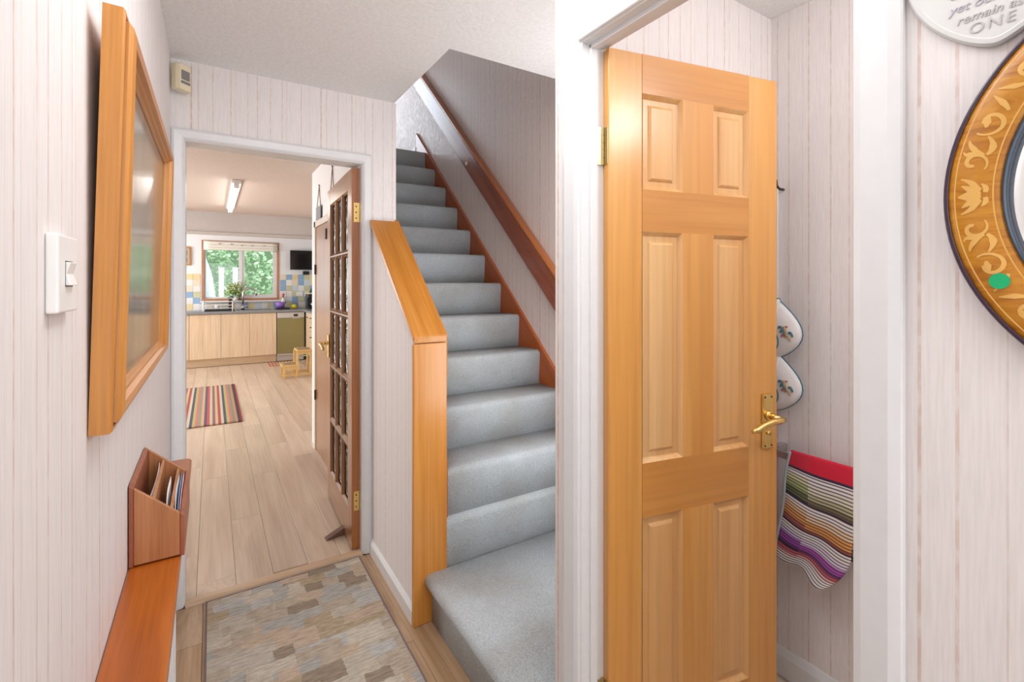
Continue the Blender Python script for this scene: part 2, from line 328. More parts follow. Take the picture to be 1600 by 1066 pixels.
M['checked_mat'] = stripes_mat('red_checked_mat', [(0, (.5, .12, .08)), (.4, (.7, .55, .4)), (.7, (.45, .25, .15))], 'X', 0.05)
def towel_mat():
    m, nt, b = new_mat('striped_tea_towel')
    s = node(nt, 'ShaderNodeSeparateXYZ'); nt.links.new(node(nt, 'ShaderNodeTexCoord').outputs['UV'], s.inputs[0])
    W = (.86, .82, .80)
    lo = [(0, (.62, .03, .06)), (.11, (.05, .03, .06)), (.13, W), (.17, (.72, .70, .45)), (.22, (.45, .52, .20)), (.28, (.14, .17, .06)), (.345, (.05, .03, .05)), (.37, W), (.41, (.85, .60, .35)), (.46, (.80, .38, .10)), (.53, (.45, .14, .08)), (.58, (.06, .03, .06)), (.60, W), (.655, (.66, .60, .80)), (.70, (.40, .10, .50)), (.77, (.16, .05, .20)), (.80, (.05, .03, .05)), (.82, (.62, .14, .16)), (.86, (.78, .45, .42)), (.89, W), (.985, (.04, .04, .06))]
    hi = [(0, (.66, .02, .05)), (.11, (.05, .03, .06)), (.13, W), (.20, (.80, .76, .62)), (.26, (.52, .50, .28)), (.31, (.20, .17, .07)), (.355, (.05, .03, .05)), (.37, W), (.43, (.86, .66, .42)), (.49, (.80, .36, .08)), (.56, (.40, .12, .05)), (.585, (.06, .03, .06)), (.60, W), (.67, (.78, .70, .82)), (.73, (.46, .10, .48)), (.785, (.12, .04, .14)), (.81, (.60, .12, .14)), (.85, (.76, .50, .46)), (.88, W), (.985, (.04, .04, .06))]
    r1 = ramp(nt, lo, 'CONSTANT'); r2 = ramp(nt, hi, 'CONSTANT'); nt.links.new(s.outputs['Y'], r1.inputs[0]); nt.links.new(s.outputs['Y'], r2.inputs[0])
    gt = node(nt, 'ShaderNodeMath', operation='GREATER_THAN'); gt.inputs[1].default_value = 0.32; nt.links.new(s.outputs['X'], gt.inputs[0])
    mx = node(nt, 'ShaderNodeMix', data_type='RGBA'); nt.links.new(gt.outputs[0], mx.inputs['Factor']); nt.links.new(r1.outputs[0], mx.inputs['A']); nt.links.new(r2.outputs[0], mx.inputs['B'])
    k = node(nt, 'ShaderNodeMath', operation='MULTIPLY'); k.inputs[1].default_value = 40; nt.links.new(s.outputs['Y'], k.inputs[0])
    f = node(nt, 'ShaderNodeMath', operation='FRACT'); nt.links.new(k.outputs[0], f.inputs[0])
    g = node(nt, 'ShaderNodeMath', operation='GREATER_THAN'); g.inputs[1].default_value = 0.62; nt.links.new(f.outputs[0], g.inputs[0])
    r0 = node(nt, 'ShaderNodeMath', operation='GREATER_THAN'); r0.inputs[1].default_value = 0.12; nt.links.new(s.outputs['Y'], r0.inputs[0])
    g2 = node(nt, 'ShaderNodeMath', operation='MULTIPLY'); nt.links.new(g.outputs[0], g2.inputs[0]); nt.links.new(r0.outputs[0], g2.inputs[1])
    g3 = node(nt, 'ShaderNodeMath', operation='MULTIPLY'); g3.inputs[1].default_value = 0.88; nt.links.new(g2.outputs[0], g3.inputs[0])
    m2 = node(nt, 'ShaderNodeMix', data_type='RGBA'); nt.links.new(g3.outputs[0], m2.inputs['Factor']); nt.links.new(mx.outputs['Result'], m2.inputs['A']); m2.inputs['B'].default_value = (.06, .04, .08, 1)
    nt.links.new(m2.outputs['Result'], b.inputs['Base Color']); b.inputs['Roughness'].default_value = 0.95
    return m
M['towel'] = towel_mat()
def glass(name, rough=0.0, tint=(1, 1, 1), clear=0.85, ripple=False):
    m, nt, b = new_mat(name); nt.nodes.remove(b)
    out = nt.nodes['Material Output']
    t = node(nt, 'ShaderNodeBsdfTransparent'); t.inputs[0].default_value = (*tint, 1)
    g = node(nt, 'ShaderNodeBsdfGlossy'); g.inputs['Roughness'].default_value = rough
    fr = node(nt, 'ShaderNodeFresnel'); fr.inputs['IOR'].default_value = 1.45
    mx = node(nt, 'ShaderNodeMixShader'); nt.links.new(fr.outputs[0], mx.inputs[0]); nt.links.new(t.outputs[0], mx.inputs[1]); nt.links.new(g.outputs[0], mx.inputs[2])
    if ripple:
        n = node(nt, 'ShaderNodeTexNoise'); n.inputs['Scale'].default_value = 1.0; n.inputs['Detail'].default_value = 1.5
        nt.links.new(mapped(nt, 'Object', (60, 60, 14)), n.inputs['Vector'])
        bp = node(nt, 'ShaderNodeBump'); bp.inputs['Strength'].default_value = 1.0; bp.inputs['Distance'].default_value = 0.012
        nt.links.new(n.outputs['Fac'], bp.inputs['Height'])
        nt.links.new(bp.outputs[0], g.inputs['Normal']); nt.links.new(bp.outputs[0], fr.inputs['Normal'])
        rf = node(nt, 'ShaderNodeBsdfRefraction'); rf.inputs['Roughness'].default_value = 0.08; rf.inputs['IOR'].default_value = 1.15; rf.inputs['Color'].default_value = (*tint, 1)
        nt.links.new(bp.outputs[0], rf.inputs['Normal']); nt.links.new(rf.outputs[0], mx.inputs[1])
    nt.links.new(mx.outputs[0], out.inputs['Surface'])
    return m
M['glass'] = glass('window_glass')
M['ripple'] = glass('reeded_glass', 0.1, (0.93, 0.95, 0.93), ripple=True)
def picture_mat():
    m, nt, b = new_mat('dark_landscape_print')
    n = node(nt, 'ShaderNodeTexNoise'); n.inputs['Scale'].default_value = 1; n.inputs['Detail'].default_value = 5; nt.links.new(mapped(nt, 'Object', (3, 14, 5)), n.inputs['Vector'])
    r = ramp(nt, [(0.25, (0.05, 0.05, 0.04)), (0.5, (0.17, 0.15, 0.11)), (0.75, (0.30, 0.25, 0.16))]); nt.links.new(n.outputs['Fac'], r.inputs[0])
    nt.links.new(r.outputs[0], b.inputs['Base Color']); b.inputs['Roughness'].default_value = 0.6
    b.inputs['Coat Weight'].default_value = 1.0; b.inputs['Coat Roughness'].default_value = 0.13; b.inputs['Coat IOR'].default_value = 1.5
    return m
M['print'] = picture_mat()

# ------------------------------------------------------------------ mesh helpers
class MB:
    def __init__(self): self.v = []; self.f = []; self.uv = None
    def add(self, vs, fs):
        o = len(self.v); self.v += [tuple(p) for p in vs]; self.f += [tuple(i + o for i in f) for f in fs]; return self
    def box(self, x0, x1, y0, y1, z0, z1):
        return self.add([(x0, y0, z0), (x1, y0, z0), (x1, y1, z0), (x0, y1, z0), (x0, y0, z1), (x1, y0, z1), (x1, y1, z1), (x0, y1, z1)],
                        [(0, 3, 2, 1), (4, 5, 6, 7), (0, 1, 5, 4), (1, 2, 6, 5), (2, 3, 7, 6), (3, 0, 4, 7)])
    def prism(self, poly, axis, lo, hi):
        """poly: 2-D outline in the two other axes, in x,y,z order."""
        def P(a, b, t): return {'x': (t, a, b), 'y': (a, t, b), 'z': (a, b, t)}[axis]
        n = len(poly)
        vs = [P(a, b, lo) for a, b in poly] + [P(a, b, hi) for a, b in poly]
        fs = [tuple(range(n)), tuple(range(2 * n - 1, n - 1, -1))] + [(i, i + n, (i + 1) % n + n, (i + 1) % n) for i in range(n)]
        return self.add(vs, fs)
    def tube(self, pts, r, n=10, cap=True):
        pts = [Vector(p) for p in pts]; rings = []
        up = None
        for i, p in enumerate(pts):
            d = (pts[min(i + 1, len(pts) - 1)] - pts[max(i - 1, 0)]).normalized()
            if up is None:
                up = d.orthogonal().normalized()
            else:
                up = (up - d * up.dot(d)).normalized()
            s = d.cross(up)
            rr = r[i] if isinstance(r, (list, tuple)) else r
            rings.append([p + up * math.cos(2 * PI * k / n) * rr + s * math.sin(2 * PI * k / n) * rr for k in range(n)])
        vs = [q for R in rings for q in R]; fs = []
        for i in range(len(pts) - 1):
            for k in range(n):
                fs.append((i * n + k, i * n + (k + 1) % n, (i + 1) * n + (k + 1) % n, (i + 1) * n + k))
        if cap: fs += [tuple(range(n - 1, -1, -1)), tuple(range((len(pts) - 1) * n, len(pts) * n))]
        return self.add(vs, fs)
    def lathe(self, prof, n=32, c=(0, 0, 0), closed=False):
        """profile of (r, z) about local z; closed joins last to first (a ring)."""
        vs = [(c[0] + r * math.cos(2 * PI * k / n), c[1] + r * math.sin(2 * PI * k / n), c[2] + z) for r, z in prof for k in range(n)]
        m = len(prof); fs = []
        for i in range(m if closed else m - 1):
            j = (i + 1) % m
            for k in range(n):
                fs.append((i * n + k, i * n + (k + 1) % n, j * n + (k + 1) % n, j * n + k))
        if not closed:
            fs += [tuple(range(n - 1, -1, -1)), tuple(range((m - 1) * n, m * n))]
        return self.add(vs, fs)
    def ell(self, c, rx, ry, rz, n=14, m=9):
        vs = []; fs = []
        for i in range(m + 1):
            t = PI * i / m
            for k in range(n):
                a = 2 * PI * k / n
                vs.append((c[0] + rx * math.sin(t) * math.cos(a), c[1] + ry * math.sin(t) * math.sin(a), c[2] + rz * math.cos(t)))
        for i in range(m):
            for k in range(n):
                fs.append((i * n + k, (i + 1) * n + k, (i + 1) * n + (k + 1) % n, i * n + (k + 1) % n))
        return self.add(vs, fs)
    def grid(self, fn, nu, nv, thick=0.0):
        """fn(a,b)->point, a,b in 0..1"""
        o = len(self.v)
        pts = [Vector(fn(i / nu, j / nv)) for j in range(nv + 1) for i in range(nu + 1)]
        fs = [(j * (nu + 1) + i, j * (nu + 1) + i + 1, (j + 1) * (nu + 1) + i + 1, (j + 1) * (nu + 1) + i) for j in range(nv) for i in range(nu)]
        self.add(pts, fs); return self
    def build(self, name, mat, parent=None, bevel=0.0, smooth=False, seg=2, solid=0.0, kind=None, fix=True):
        me = bpy.data.meshes.new(name); me.from_pydata(self.v, [], self.f); me.update()
        if fix:
            bm = bmesh.new(); bm.from_mesh(me); bmesh.ops.remove_doubles(bm, verts=bm.verts, dist=1e-6)
            bmesh.ops.recalc_face_normals(bm, faces=bm.faces); bm.to_mesh(me); bm.free()
        me.materials.append(M[mat] if isinstance(mat, str) else mat)
        if smooth:
            for p in me.polygons: p.use_smooth = True
        o = bpy.data.objects.new(name, me); C.objects.link(o)
        if parent: o.parent = parent
        if solid:
            s = o.modifiers.new('solid', 'SOLIDIFY'); s.thickness = solid; s.offset = 0
        if bevel:
            b = o.modifiers.new('bevel', 'BEVEL'); b.width = bevel; b.segments = seg; b.limit_method = 'ANGLE'; b.angle_limit = 0.7
        if kind: o['kind'] = kind
        return o
def box(name, mat, x0, x1, y0, y1, z0, z1, parent=None, bevel=0.0, **k):
    return MB().box(x0, x1, y0, y1, z0, z1).build(name, mat, parent, bevel, **k)
def empty(name, loc=(0, 0, 0), rot=(0, 0, 0)):
    o = bpy.data.objects.new(name, None); C.objects.link(o); o.location = loc; o.rotation_euler = rot; o.empty_display_size = 0.05
    return o
def tag(o, label, cat, group=None):
    o['label'] = label; o['category'] = cat
    if group: o['group'] = group
    return o
def struct(o, label=None):
    o['kind'] = 'structure'
    if label: o['label'] = label
    return o
def dup(o, parent=None):
    c = o.copy(); C.objects.link(c)
    if parent: c.parent = parent
    return c
def dup_tree(o, parent=None):
    c = dup(o, parent)
    for ch in list(o.children): dup_tree(ch, c)
    return c

# ------------------------------------------------------------------ room shell
CE = 2.345
XL, XR = -0.148, 0.82
fl = struct(MB().box(-2.4, 2.2, -1.5, 9.95, -0.10, -0.012).build('floor', 'plank'), 'oak-effect plank floor of hall and kitchen')

# kitchen planks: one shared mesh, cut lengths by scale
def plank_mesh(name, wd, ln, mat):
    o = MB().box(0, wd, 0, ln, -0.012, 0.0).build(name, mat, fl, 0.0012, seg=1); return o
pw, pl = 0.1545, 1.38
proto = plank_mesh('plank', pw - 0.0016, pl - 0.0016, 'plank'); used = False
starts = {-1: 2.92, 0: 2.63, 1: 3.24, 2: 2.55, 3: 3.22, 4: 2.80, 5: 3.45}
for col in range(-3, 9):
    x = -0.057 + col * pw
    y = starts.get(col, 2.4 + random.random() * 1.3) - pl
    while y < 9.3:
        y0, y1 = max(y, 2.52), min(y + pl, 9.34)
        if y1 - y0 > 0.05 and not (x > 0.74 and y1 < 4.5) and x < 1.45:
            if used: o = dup(proto, fl)
            else: o = proto; used = True
            o.location = (x, y0, 0); o.scale = (1, (y1 - y0) / pl, 1)
        y += pl
hw = 0.116
protoh = plank_mesh('plank', hw - 0.0012, 1.2 - 0.0012, 'plank_hall'); used = False
for col in range(8):
    x = -0.146 + col * hw
    y = -1.4 - (col * 0.47 % 1.2)
    while y < 2.47:
        y0, y1 = max(y, -1.4), min(y + 1.2, 2.47)
        if y1 - y0 > 0.05:
            if used: o = dup(protoh, fl)
            else: o = protoh; used = True
            o.location = (x, y0, 0); o.scale = ((0.93 if col == 7 else 1), (y1 - y0) / 1.2, 1)
        y += 1.2

struct(MB().box(XL - 0.1, XL, -1.5, 2.47, 0, CE).build('wall_left', 'paper'), 'left hall wall in cream striped wallpaper')
struct(MB().box(XL - 0.1, 0.92, -1.5, -1.4, 0, CE).build('wall_front', 'paper'), 'front wall of the hall behind the camera')
# hall right wall with the cloakroom doorway
struct(MB().box(XR, 0.89, -1.5, 0.325, 0, CE).box(XR, 0.89, 0.975, 1.077, 0, CE).box(XR, 0.89, 0.325, 0.975, 2.03, CE).build('wall_right', 'paper'), 'right hall wall with the cloakroom doorway')
# wall with the kitchen doorway
struct(MB().box(-2.4, -0.108, 2.49, 2.60, 0, CE).box(-0.108, 0.664, 2.49, 2.60, 2.012, CE).box(0.664, 0.832, 2.49, 2.60, 0, CE)
       .build('wall_end', 'paper'), 'end wall of the hall around the kitchen doorway')
# partition under and beside the stairs
struct(MB().prism([(1.86, 0), (2.49, 0), (2.49, 1.70), (2.45, 1.665), (1.86, 1.155)], 'x', 0.70, 0.822).build('wall_half', 'paper'), 'low papered wall beside the stairs under the sloping cap')
struct(MB().box(0.745, 0.832, 2.60, 4.38, 0, CE).build('wall_understairs', 'plaster'), 'white kitchen wall enclosing the stairs')
struct(MB().box(0.745, 2.1, 4.38, 4.48, 0, CE).build('wall_understairs_end', 'plaster'), 'white end of the stair enclosure')
# stairwell
struct(MB().box(1.665, 1.715, 1.077, 7.0, 0, 4.9).build('wall_stairwell', 'paper_sheen'), 'tall satin wallpapered wall beside the stairs')
struct(MB().box(0.89, 1.78, 0.972, 1.077, 0, CE).build('wall_cloakroom_side', 'paper'), 'papered wall between cloakroom and stair foot')
struct(MB().box(-0.6, 1.715, 6.5, 6.6, 2.35, 4.9).build('wall_landing', 'paper'), 'upstairs landing end wall')
struct(MB().box(-0.7, -0.6, 1.7, 6.6, 2.55, 4.9).build('wall_landing_side', 'paper'), 'upstairs landing side wall')
struct(MB().box(-0.7, 1.715, 1.70, 1.78, 2.40, 4.9).build('wall_landing_near', 'paper'), 'upstairs wall above the hall ceiling')
struct(MB().box(0.736, 0.822, 2.47, 4.35, 2.58, 3.5).build('wall_banister', 'paper'), 'upstairs low wall beside the stair opening')
# cloakroom
struct(MB().box(1.72, 1.78, -0.56, 0.972, 0, CE).build('wall_cloakroom_back', 'paper'), 'cloakroom back wall in cream striped wallpaper')
struct(MB().box(0.89, 1.72, -0.56, -0.5, 0, CE).build('wall_cloakroom_near', 'paper'), 'cloakroom near wall')
# ceilings
struct(MB().box(XL - 0.1, 0.822, -1.5, 2.60, CE, CE + 0.2).box(0.822, 1.78, -0.56, 1.79, CE, CE + 0.2).build('ceiling', 'ceiling'), 'textured white hall ceiling with the stair opening')
struct(MB().box(-2.4, 0.822, 2.60, 7.62, CE, CE + 0.2).box(0.822, 2.2, 4.48, 7.62, CE, CE + 0.2).box(-2.4, 2.2, 7.62, 10.0, CE + .02, CE + 0.2).build('ceiling_kitchen', 'ceiling_kitchen'), 'textured cream kitchen ceiling')
struct(MB().box(-0.7, 1.715, 1.70, 6.6, 4.9, 5.0).build('ceiling_landing', 'ceiling'), 'upstairs landing ceiling')
struct(MB().box(0.822, 1.665, 4.50, 6.5, 2.42, 2.585).build('floor_landing', 'carpet'), 'carpeted upstairs landing')
struct(MB().box(-2.3, 2.1, 7.62, 8.0, 2.065, CE).box(-2.3, 2.1, 7.60, 7.63, 2.055, 2.075).build('trim_beam', 'beam'), 'boxed-in beam across the kitchen ceiling')
struct(MB().box(-2.4, -2.3, 2.60, 9.95, 0, CE + .02).build('wall_kitchen_left', 'plaster'), 'kitchen left wall')
struct(MB().box(2.1, 2.2, 4.48, 9.95, 0, CE + .02).build('wall_kitchen_right', 'plaster'), 'kitchen right wall')
wx0, wx1, wz0, wz1 = -0.150, 1.067, 1.075, 2.135
wk = struct(MB().box(-2.4, wx0, 9.9, 10.05, 0, 2.4).box(wx1, 2.2, 9.9, 10.05, 0, 2.4).box(wx0, wx1, 9.9, 10.05, 0, wz0).box(wx0, wx1, 9.9, 10.05, wz1, 2.4)
            .build('wall_kitchen_window', 'plaster'), 'white kitchen window wall with coloured tiles')

# wall tiles, one object each
ts = 0.104
pt = MB().box(0, ts - 0.004, -0.006, 0, 0, ts - 0.004).build('tile', 't_white', wk, 0.0015, seg=1)
tilemeshes = {}
for k in ('t_blue', 't_yellow', 't_olive', 't_white', 't_cream', 't_pale'):
    me = pt.data.copy(); me.materials.clear(); me.materials.append(M[k]); tilemeshes[k] = me
pool = ['t_white'] * 6 + ['t_cream'] * 5 + ['t_yellow'] * 4 + ['t_olive'] * 3 + ['t_blue'] * 2 + ['t_pale'] * 3
fixed = {('L', 1, 2): 't_blue', ('L', 0, 0): 't_blue', ('L', 2, 1): 't_blue', ('L', 1, 4): 't_white', ('L', 1, 5): 't_yellow', ('R', 2, 1): 't_blue', ('R', 0, 4): 't_blue', ('R', 3, 5): 't_blue', ('R', 1, 3): 't_olive', ('R', 2, 2): 't_olive', ('W', 6, 0): 't_blue', ('W', 7, 0): 't_yellow'}
first = True
def tile(x, z, key):
    global first
    k = fixed.get(key) or random.choice(pool)
    o = pt if first else dup(pt, wk)
    first = False
    o.data = tilemeshes[k]; o.location = (x, 9.899, z)
for i in range(4):
    for j in range(6): tile(-0.165 - ts * (4 - i) + 0.0, 0.925 + j * ts, ('L', i - 1, j))
for i in range(9):
    for j in range(6): tile(1.085 + ts * i, 0.925 + j * ts, ('R', i, j))
for i in range(12):
    tile(-0.165 + ts * i, 0.925, ('W', i, 0))

# ------------------------------------------------------------------ trims: architraves, linings, skirting, threshold
tr = MB()
arch = [(0, 0), (0.0, 0.014), (0.012, 0.020), (0.040, 0.016), (0.050, 0.010), (0.050, 0)]
def arch_frame(mb, inner0, inner1, ztop, plane, axis, sgn, width):
    """mitred architrave around a doorway; inner0<inner1 along the wall, profile depth away from the plane."""
    k = width / 0.05
    def P(s, d, z): return (s, plane + sgn * d, z) if axis == 'x' else (plane + sgn * d, s, z)
    prof = [(width - a * k, d) for a, d in arch]                    # distance outwards from the opening
    path = [(inner0, 0.0, -1, 0), (inner0, ztop, -1, 1), (inner1, ztop, 1, 1), (inner1, 0.0, 1, 0)]
    n = len(prof); vs = []
    for s, z, ds, dz in path:
        for a, d in prof: vs.append(P(s + ds * a, d, z + dz * a))
    fs = []
    for i in range(3):
        for k2 in range(n): fs.append((i * n + k2, i * n + (k2 + 1) % n, (i + 1) * n + (k2 + 1) % n, (i + 1) * n + k2))
    fs += [tuple(range(n)), tuple(range(4 * n - 1, 3 * n - 1, -1))]
    mb.add(vs, fs)
arch_frame(tr, -0.100, 0.656, 2.004, 2.49, 'x', -1, 0.046)
tr.box(-0.108, -0.096, 2.485, 2.605, 0, 2.012).box(0.652, 0.664, 2.485, 2.605, 0, 2.012).box(-0.108, 0.664, 2.485, 2.605, 2.0, 2.012)
struct(tr.build('trim_1', 'white', None, 0.002, seg=1), 'white painted frame around the kitchen doorway')
tr = MB()
arch_frame(tr, 0.335, 0.966, 2.021, XR, 'y', -1, 0.062)
tr.box(XR - 0.002, 0.90, 0.962, 0.976, 0, 2.03).box(XR - 0.002, 0.90, 0.323, 0.337, 0, 2.03).box(XR - 0.002, 0.90, 0.323, 0.976, 2.018, 2.031)
tr.box(0.845, 0.868, 0.955, 0.963, 0, 2.019).box(0.845, 0.868, 0.336, 0.345, 0, 2.019).box(0.845, 0.868, 0.336, 0.963, 2.008, 2.019)
struct(tr.build('trim_2', 'white', None, 0.002, seg=1), 'white painted frame around the cloakroom doorway')
sk = [(0, 0), (0.014, 0), (0.014, 0.055), (0.004, 0.075), (0, 0.075)]
struct(MB().prism([(0.70 - a, b) for a, b in sk], 'y', 1.86, 2.47).build('baseboard_half_wall', 'white'), 'white skirting under the papered half wall')
struct(MB().prism([(1.72 - a, b * 1.3) for a, b in sk], 'y', -0.5, 0.972).build('baseboard_cloakroom', 'white'), 'white skirting of the cloakroom')
struct(MB().prism([(XR - a, b) for a, b in sk], 'y', -1.4, 0.27).build('baseboard_right', 'white'), 'white skirting of the right hall wall')
struct(MB().prism([(XL + a, b) for a, b in sk], 'y', -1.4, 2.47).build('baseboard_left', plain('brown_skirting', (0.33, 0.22, 0.16), 0.5)), 'brown skirting under the radiator')
th = MB().prism([(2.470, 0), (2.474, 0.010), (2.488, 0.014), (2.515, 0.014), (2.528, 0.003), (2.528, 0)], 'x', -0.096, 0.652).build('trim_3', 'strip')
struct(th, 'oak threshold strip in the kitchen doorway')

# ------------------------------------------------------------------ staircase
st = tag(empty('staircase', (0.83, 1.86, 0)), 'straight staircase carpeted in blue-grey, rising beside the papered half wall', 'staircase')
R_, G_, Y0 = 0.1985, 0.2245, 1.875
def along_slope(o, slope):
    a = math.atan(slope); o.data.transform(Matrix.Rotation(a, 4, 'X').inverted()); o.rotation_euler = (a, 0, 0); return o
def world_child(o, parent):
    o.parent = parent; o.matrix_parent_inverse = Matrix.Translation(parent.location).inverted() if parent.rotation_euler[:] == (0, 0, 0) else parent.matrix_world.inverted()
    return o
def nose(yf, zt, depth, zb):
    """step section in (y,z): leaning carpeted riser with a rounded front edge"""
    r = 0.030; p = [(yf + 0.012, zb), (yf, zt - r)]
    for k in range(1, 7):
        t = PI / 2 * k / 6
        p.append((yf + r - r * math.cos(t), zt - r + r * math.sin(t)))
    return p + [(yf + depth, zt), (yf + depth, zb)]
for n in range(3, 14):
    zt = R_ * n
    yf = Y0 + (n - 3) * G_ - 0.012
    sx = (0.846, 1.648)
    o = MB().prism(nose(yf, zt, G_ + 0.02 if n < 13 else 0.30, zt - R_ - 0.03), 'x', *sx).build('step', 'carpet', None, 0, True)
    for p in o.data.polygons: p.use_smooth = len(p.vertices) == 4
    world_child(o, st)
# riser/tread of step 2 (first above the landing)
# landing (step 1) with its nosing to the hall
lz = R_ * 1
def nose_x(xf, zt, xe):
    r = 0.026
    p = [(xf, 0), (xf, zt - 2.3 * r)]
    for k in range(8):
        t = PI * k / 7
        p.append((xf - 0.006 - r * math.sin(t) * 1.0, zt - r - r * math.cos(t)))
    p += [(xe, zt), (xe, 0)]
    return p
o = MB().prism(nose_x(0.765, lz, 1.6645), 'y', 1.0785, 1.84).build('landing_step', 'carpet', None, 0, True)
for p in o.data.polygons: p.use_smooth = len(p.vertices) == 4
world_child(o, st)
o = MB().prism(nose(Y0 - G_ + 0.19, R_ * 2, G_ + 0.05, 0.02), 'x', 0.832, 1.664).build('step', 'carpet')
for p in o.data.polygons: p.use_smooth = len(p.vertices) == 4
world_child(o, st)
# wall stringer: top edge just above the nosing line
def slope_band(y0, y1, zlo, zhi, slope):
    return [(y0, zlo), (y1, zlo + slope * (y1 - y0)), (y1, zhi + slope * (y1 - y0)), (y0, zhi)]
SL = R_ / G_
zn = lambda y: R_ * 3 + (y - (Y0 - 0.03)) * SL
ys, ye = 2.0, 4.34
o = MB().prism([(1.84, zn(1.84) - 0.30), (ye, zn(ye) - 0.30), (ye, zn(ye) + 0.012), (1.84, zn(1.84) + 0.012)], 'x', 1.645, 1.6645).build('wall_stringer', 'string', None, 0.003); along_slope(o, SL)
world_child(o, st)
o = MB().prism([(1.862, zn(1.862) - 0.25), (4.3, zn(4.3) - 0.25), (4.3, zn(4.3) + 0.03), (1.862, zn(1.862) + 0.03)], 'x', 0.832, 0.848).build('inner_stringer', 'string', None, 0.003); along_slope(o, SL)
world_child(o, st)
o = MB().box(1.640, 1.6645, 4.34, 4.52, R_ * 13, R_ * 13 + 0.10).build('skirting_block', 'white', None, 0.004); world_child(o, st)

# cap and newel board of the half wall
hc = tag(empty('stair_capping', (0.76, 1.85, 0)), 'orange varnished pine capping that slopes down the half wall to an upright board', 'capping')
cs = (1.712 - 1.172) / (2.452 - 1.838)
zc = lambda y: 1.172 + (y - 1.838) * cs
o = MB().prism([(1.838, zc(1.838) - 0.028), (1.838, zc(1.838)), (2.452, zc(2.452)), (2.470, zc(2.452)), (2.470, zc(2.470) - 0.034)], 'x', 0.686, 0.834).build('sloping_cap', 'pine_y', None, 0.004); along_slope(o, cs); world_child(o, hc)
o = MB().box(0.686, 0.834, 1.838, 1.860, 0.0, zc(1.838) - 0.030).build('upright_board', 'newel_z', None, 0.005); world_child(o, hc)
o = MB().prism([(1.862, zc(1.862) - 0.20), (2.49, zc(2.49) - 0.20), (2.49, zc(2.49) - 0.02), (1.862, zc(1.862) - 0.02)], 'x', 0.823, 0.846).build('side_board', 'pine_y', None, 0.003); along_slope(o, cs); world_child(o, hc)

# handrail on the stairwell wall
hr = tag(empty('handrail', (1.64, 2.0, 1.2)), 'wide dark red-brown wooden handrail sloping up the stairwell wall', 'handrail')
hs = 0.918
hb = lambda y: 1.262 + (y - 2.166) * hs
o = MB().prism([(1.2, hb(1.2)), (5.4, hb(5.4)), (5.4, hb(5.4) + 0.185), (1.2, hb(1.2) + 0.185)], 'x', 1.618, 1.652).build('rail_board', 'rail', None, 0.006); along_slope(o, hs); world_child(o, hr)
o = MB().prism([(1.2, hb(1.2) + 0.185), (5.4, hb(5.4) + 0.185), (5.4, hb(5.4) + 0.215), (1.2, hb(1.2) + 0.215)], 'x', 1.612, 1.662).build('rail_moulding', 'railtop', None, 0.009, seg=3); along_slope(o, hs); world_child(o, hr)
o = MB().tube([(1.612, 3.22, 2.285), (1.620, 3.22, 2.285)], 0.016, 16).build('screw_cap', 'cream_plastic'); world_child(o, hr)
for yy in (2.2, 3.4, 4.6):
    o = MB().box(1.650, 1.666, yy - .03, yy + .03, hb(yy) + 0.07, hb(yy) + 0.13).build('wall_spacer', 'rail'); world_child(o, hr)

# ------------------------------------------------------------------ cloakroom door (six panels)
H = Vector((0.8885, 0.936, 0)); F = Vector((1.478, 0.821, 0))
ang = math.atan2(F.y - H.y, F.x - H.x); W = 0.606; Z0, Z1 = 0.02, 2.014; T = 0.036
dr = struct(empty('door_2', (H.x, H.y, 0), (0, 0, ang)), 'open six-panel varnished pine door with brass lever handle')
for x0, x1 in ((0, 0.107), (0.490, W)):
    box('stile', 'pine_z', x0, x1, 0, T, Z0, Z1, dr, 0.002, seg=1)
rows = [(1.645, 1.907), (0.897, 1.530), (0.20, 0.749)]
for z0, z1 in ((1.907, Z1), (1.530, 1.645), (0.749, 0.897), (Z0, 0.20)):
    box('rail', 'pine_x', 0.107, 0.490, 0.0006, T - .0006, z0, z1, dr)
for z0, z1 in rows:
    box('muntin', 'pine_z', 0.244, 0.355, 0.0004, T - .0004, z0, z1, dr)
    for x0, x1 in ((0.107, 0.244), (0.355, 0.490)):
        mb = MB()
        # sloped ovolo moulding, recessed field and raised centre, both faces
        loops = [(0.0, 0.0005), (0.003, 0.003), (0.009, 0.010), (0.011, 0.013), (0.026, 0.013), (0.030, 0.0085), (0.034, 0.006)]
        for sgn in (0, 1):
            vs = []
            for i, d in loops:
                y = d if sgn == 0 else T - d
                vs += [(x0 + i, y, z0 + i), (x1 - i, y, z0 + i), (x1 - i, y, z1 - i), (x0 + i, y, z1 - i)]
            fs = []
            for l in range(len(loops) - 1):
                for k in range(4): fs.append((l * 4 + k, l * 4 + (k + 1) % 4, l * 4 + 4 + (k + 1) % 4, l * 4 + 4 + k))
            q = (len(loops) - 1) * 4; fs.append((q, q + 1, q + 2, q + 3))
            mb.add(vs, fs)
        mb.build('panel', 'panelwood' if 'panelwood' in M else 'pine_z', dr, fix=False)
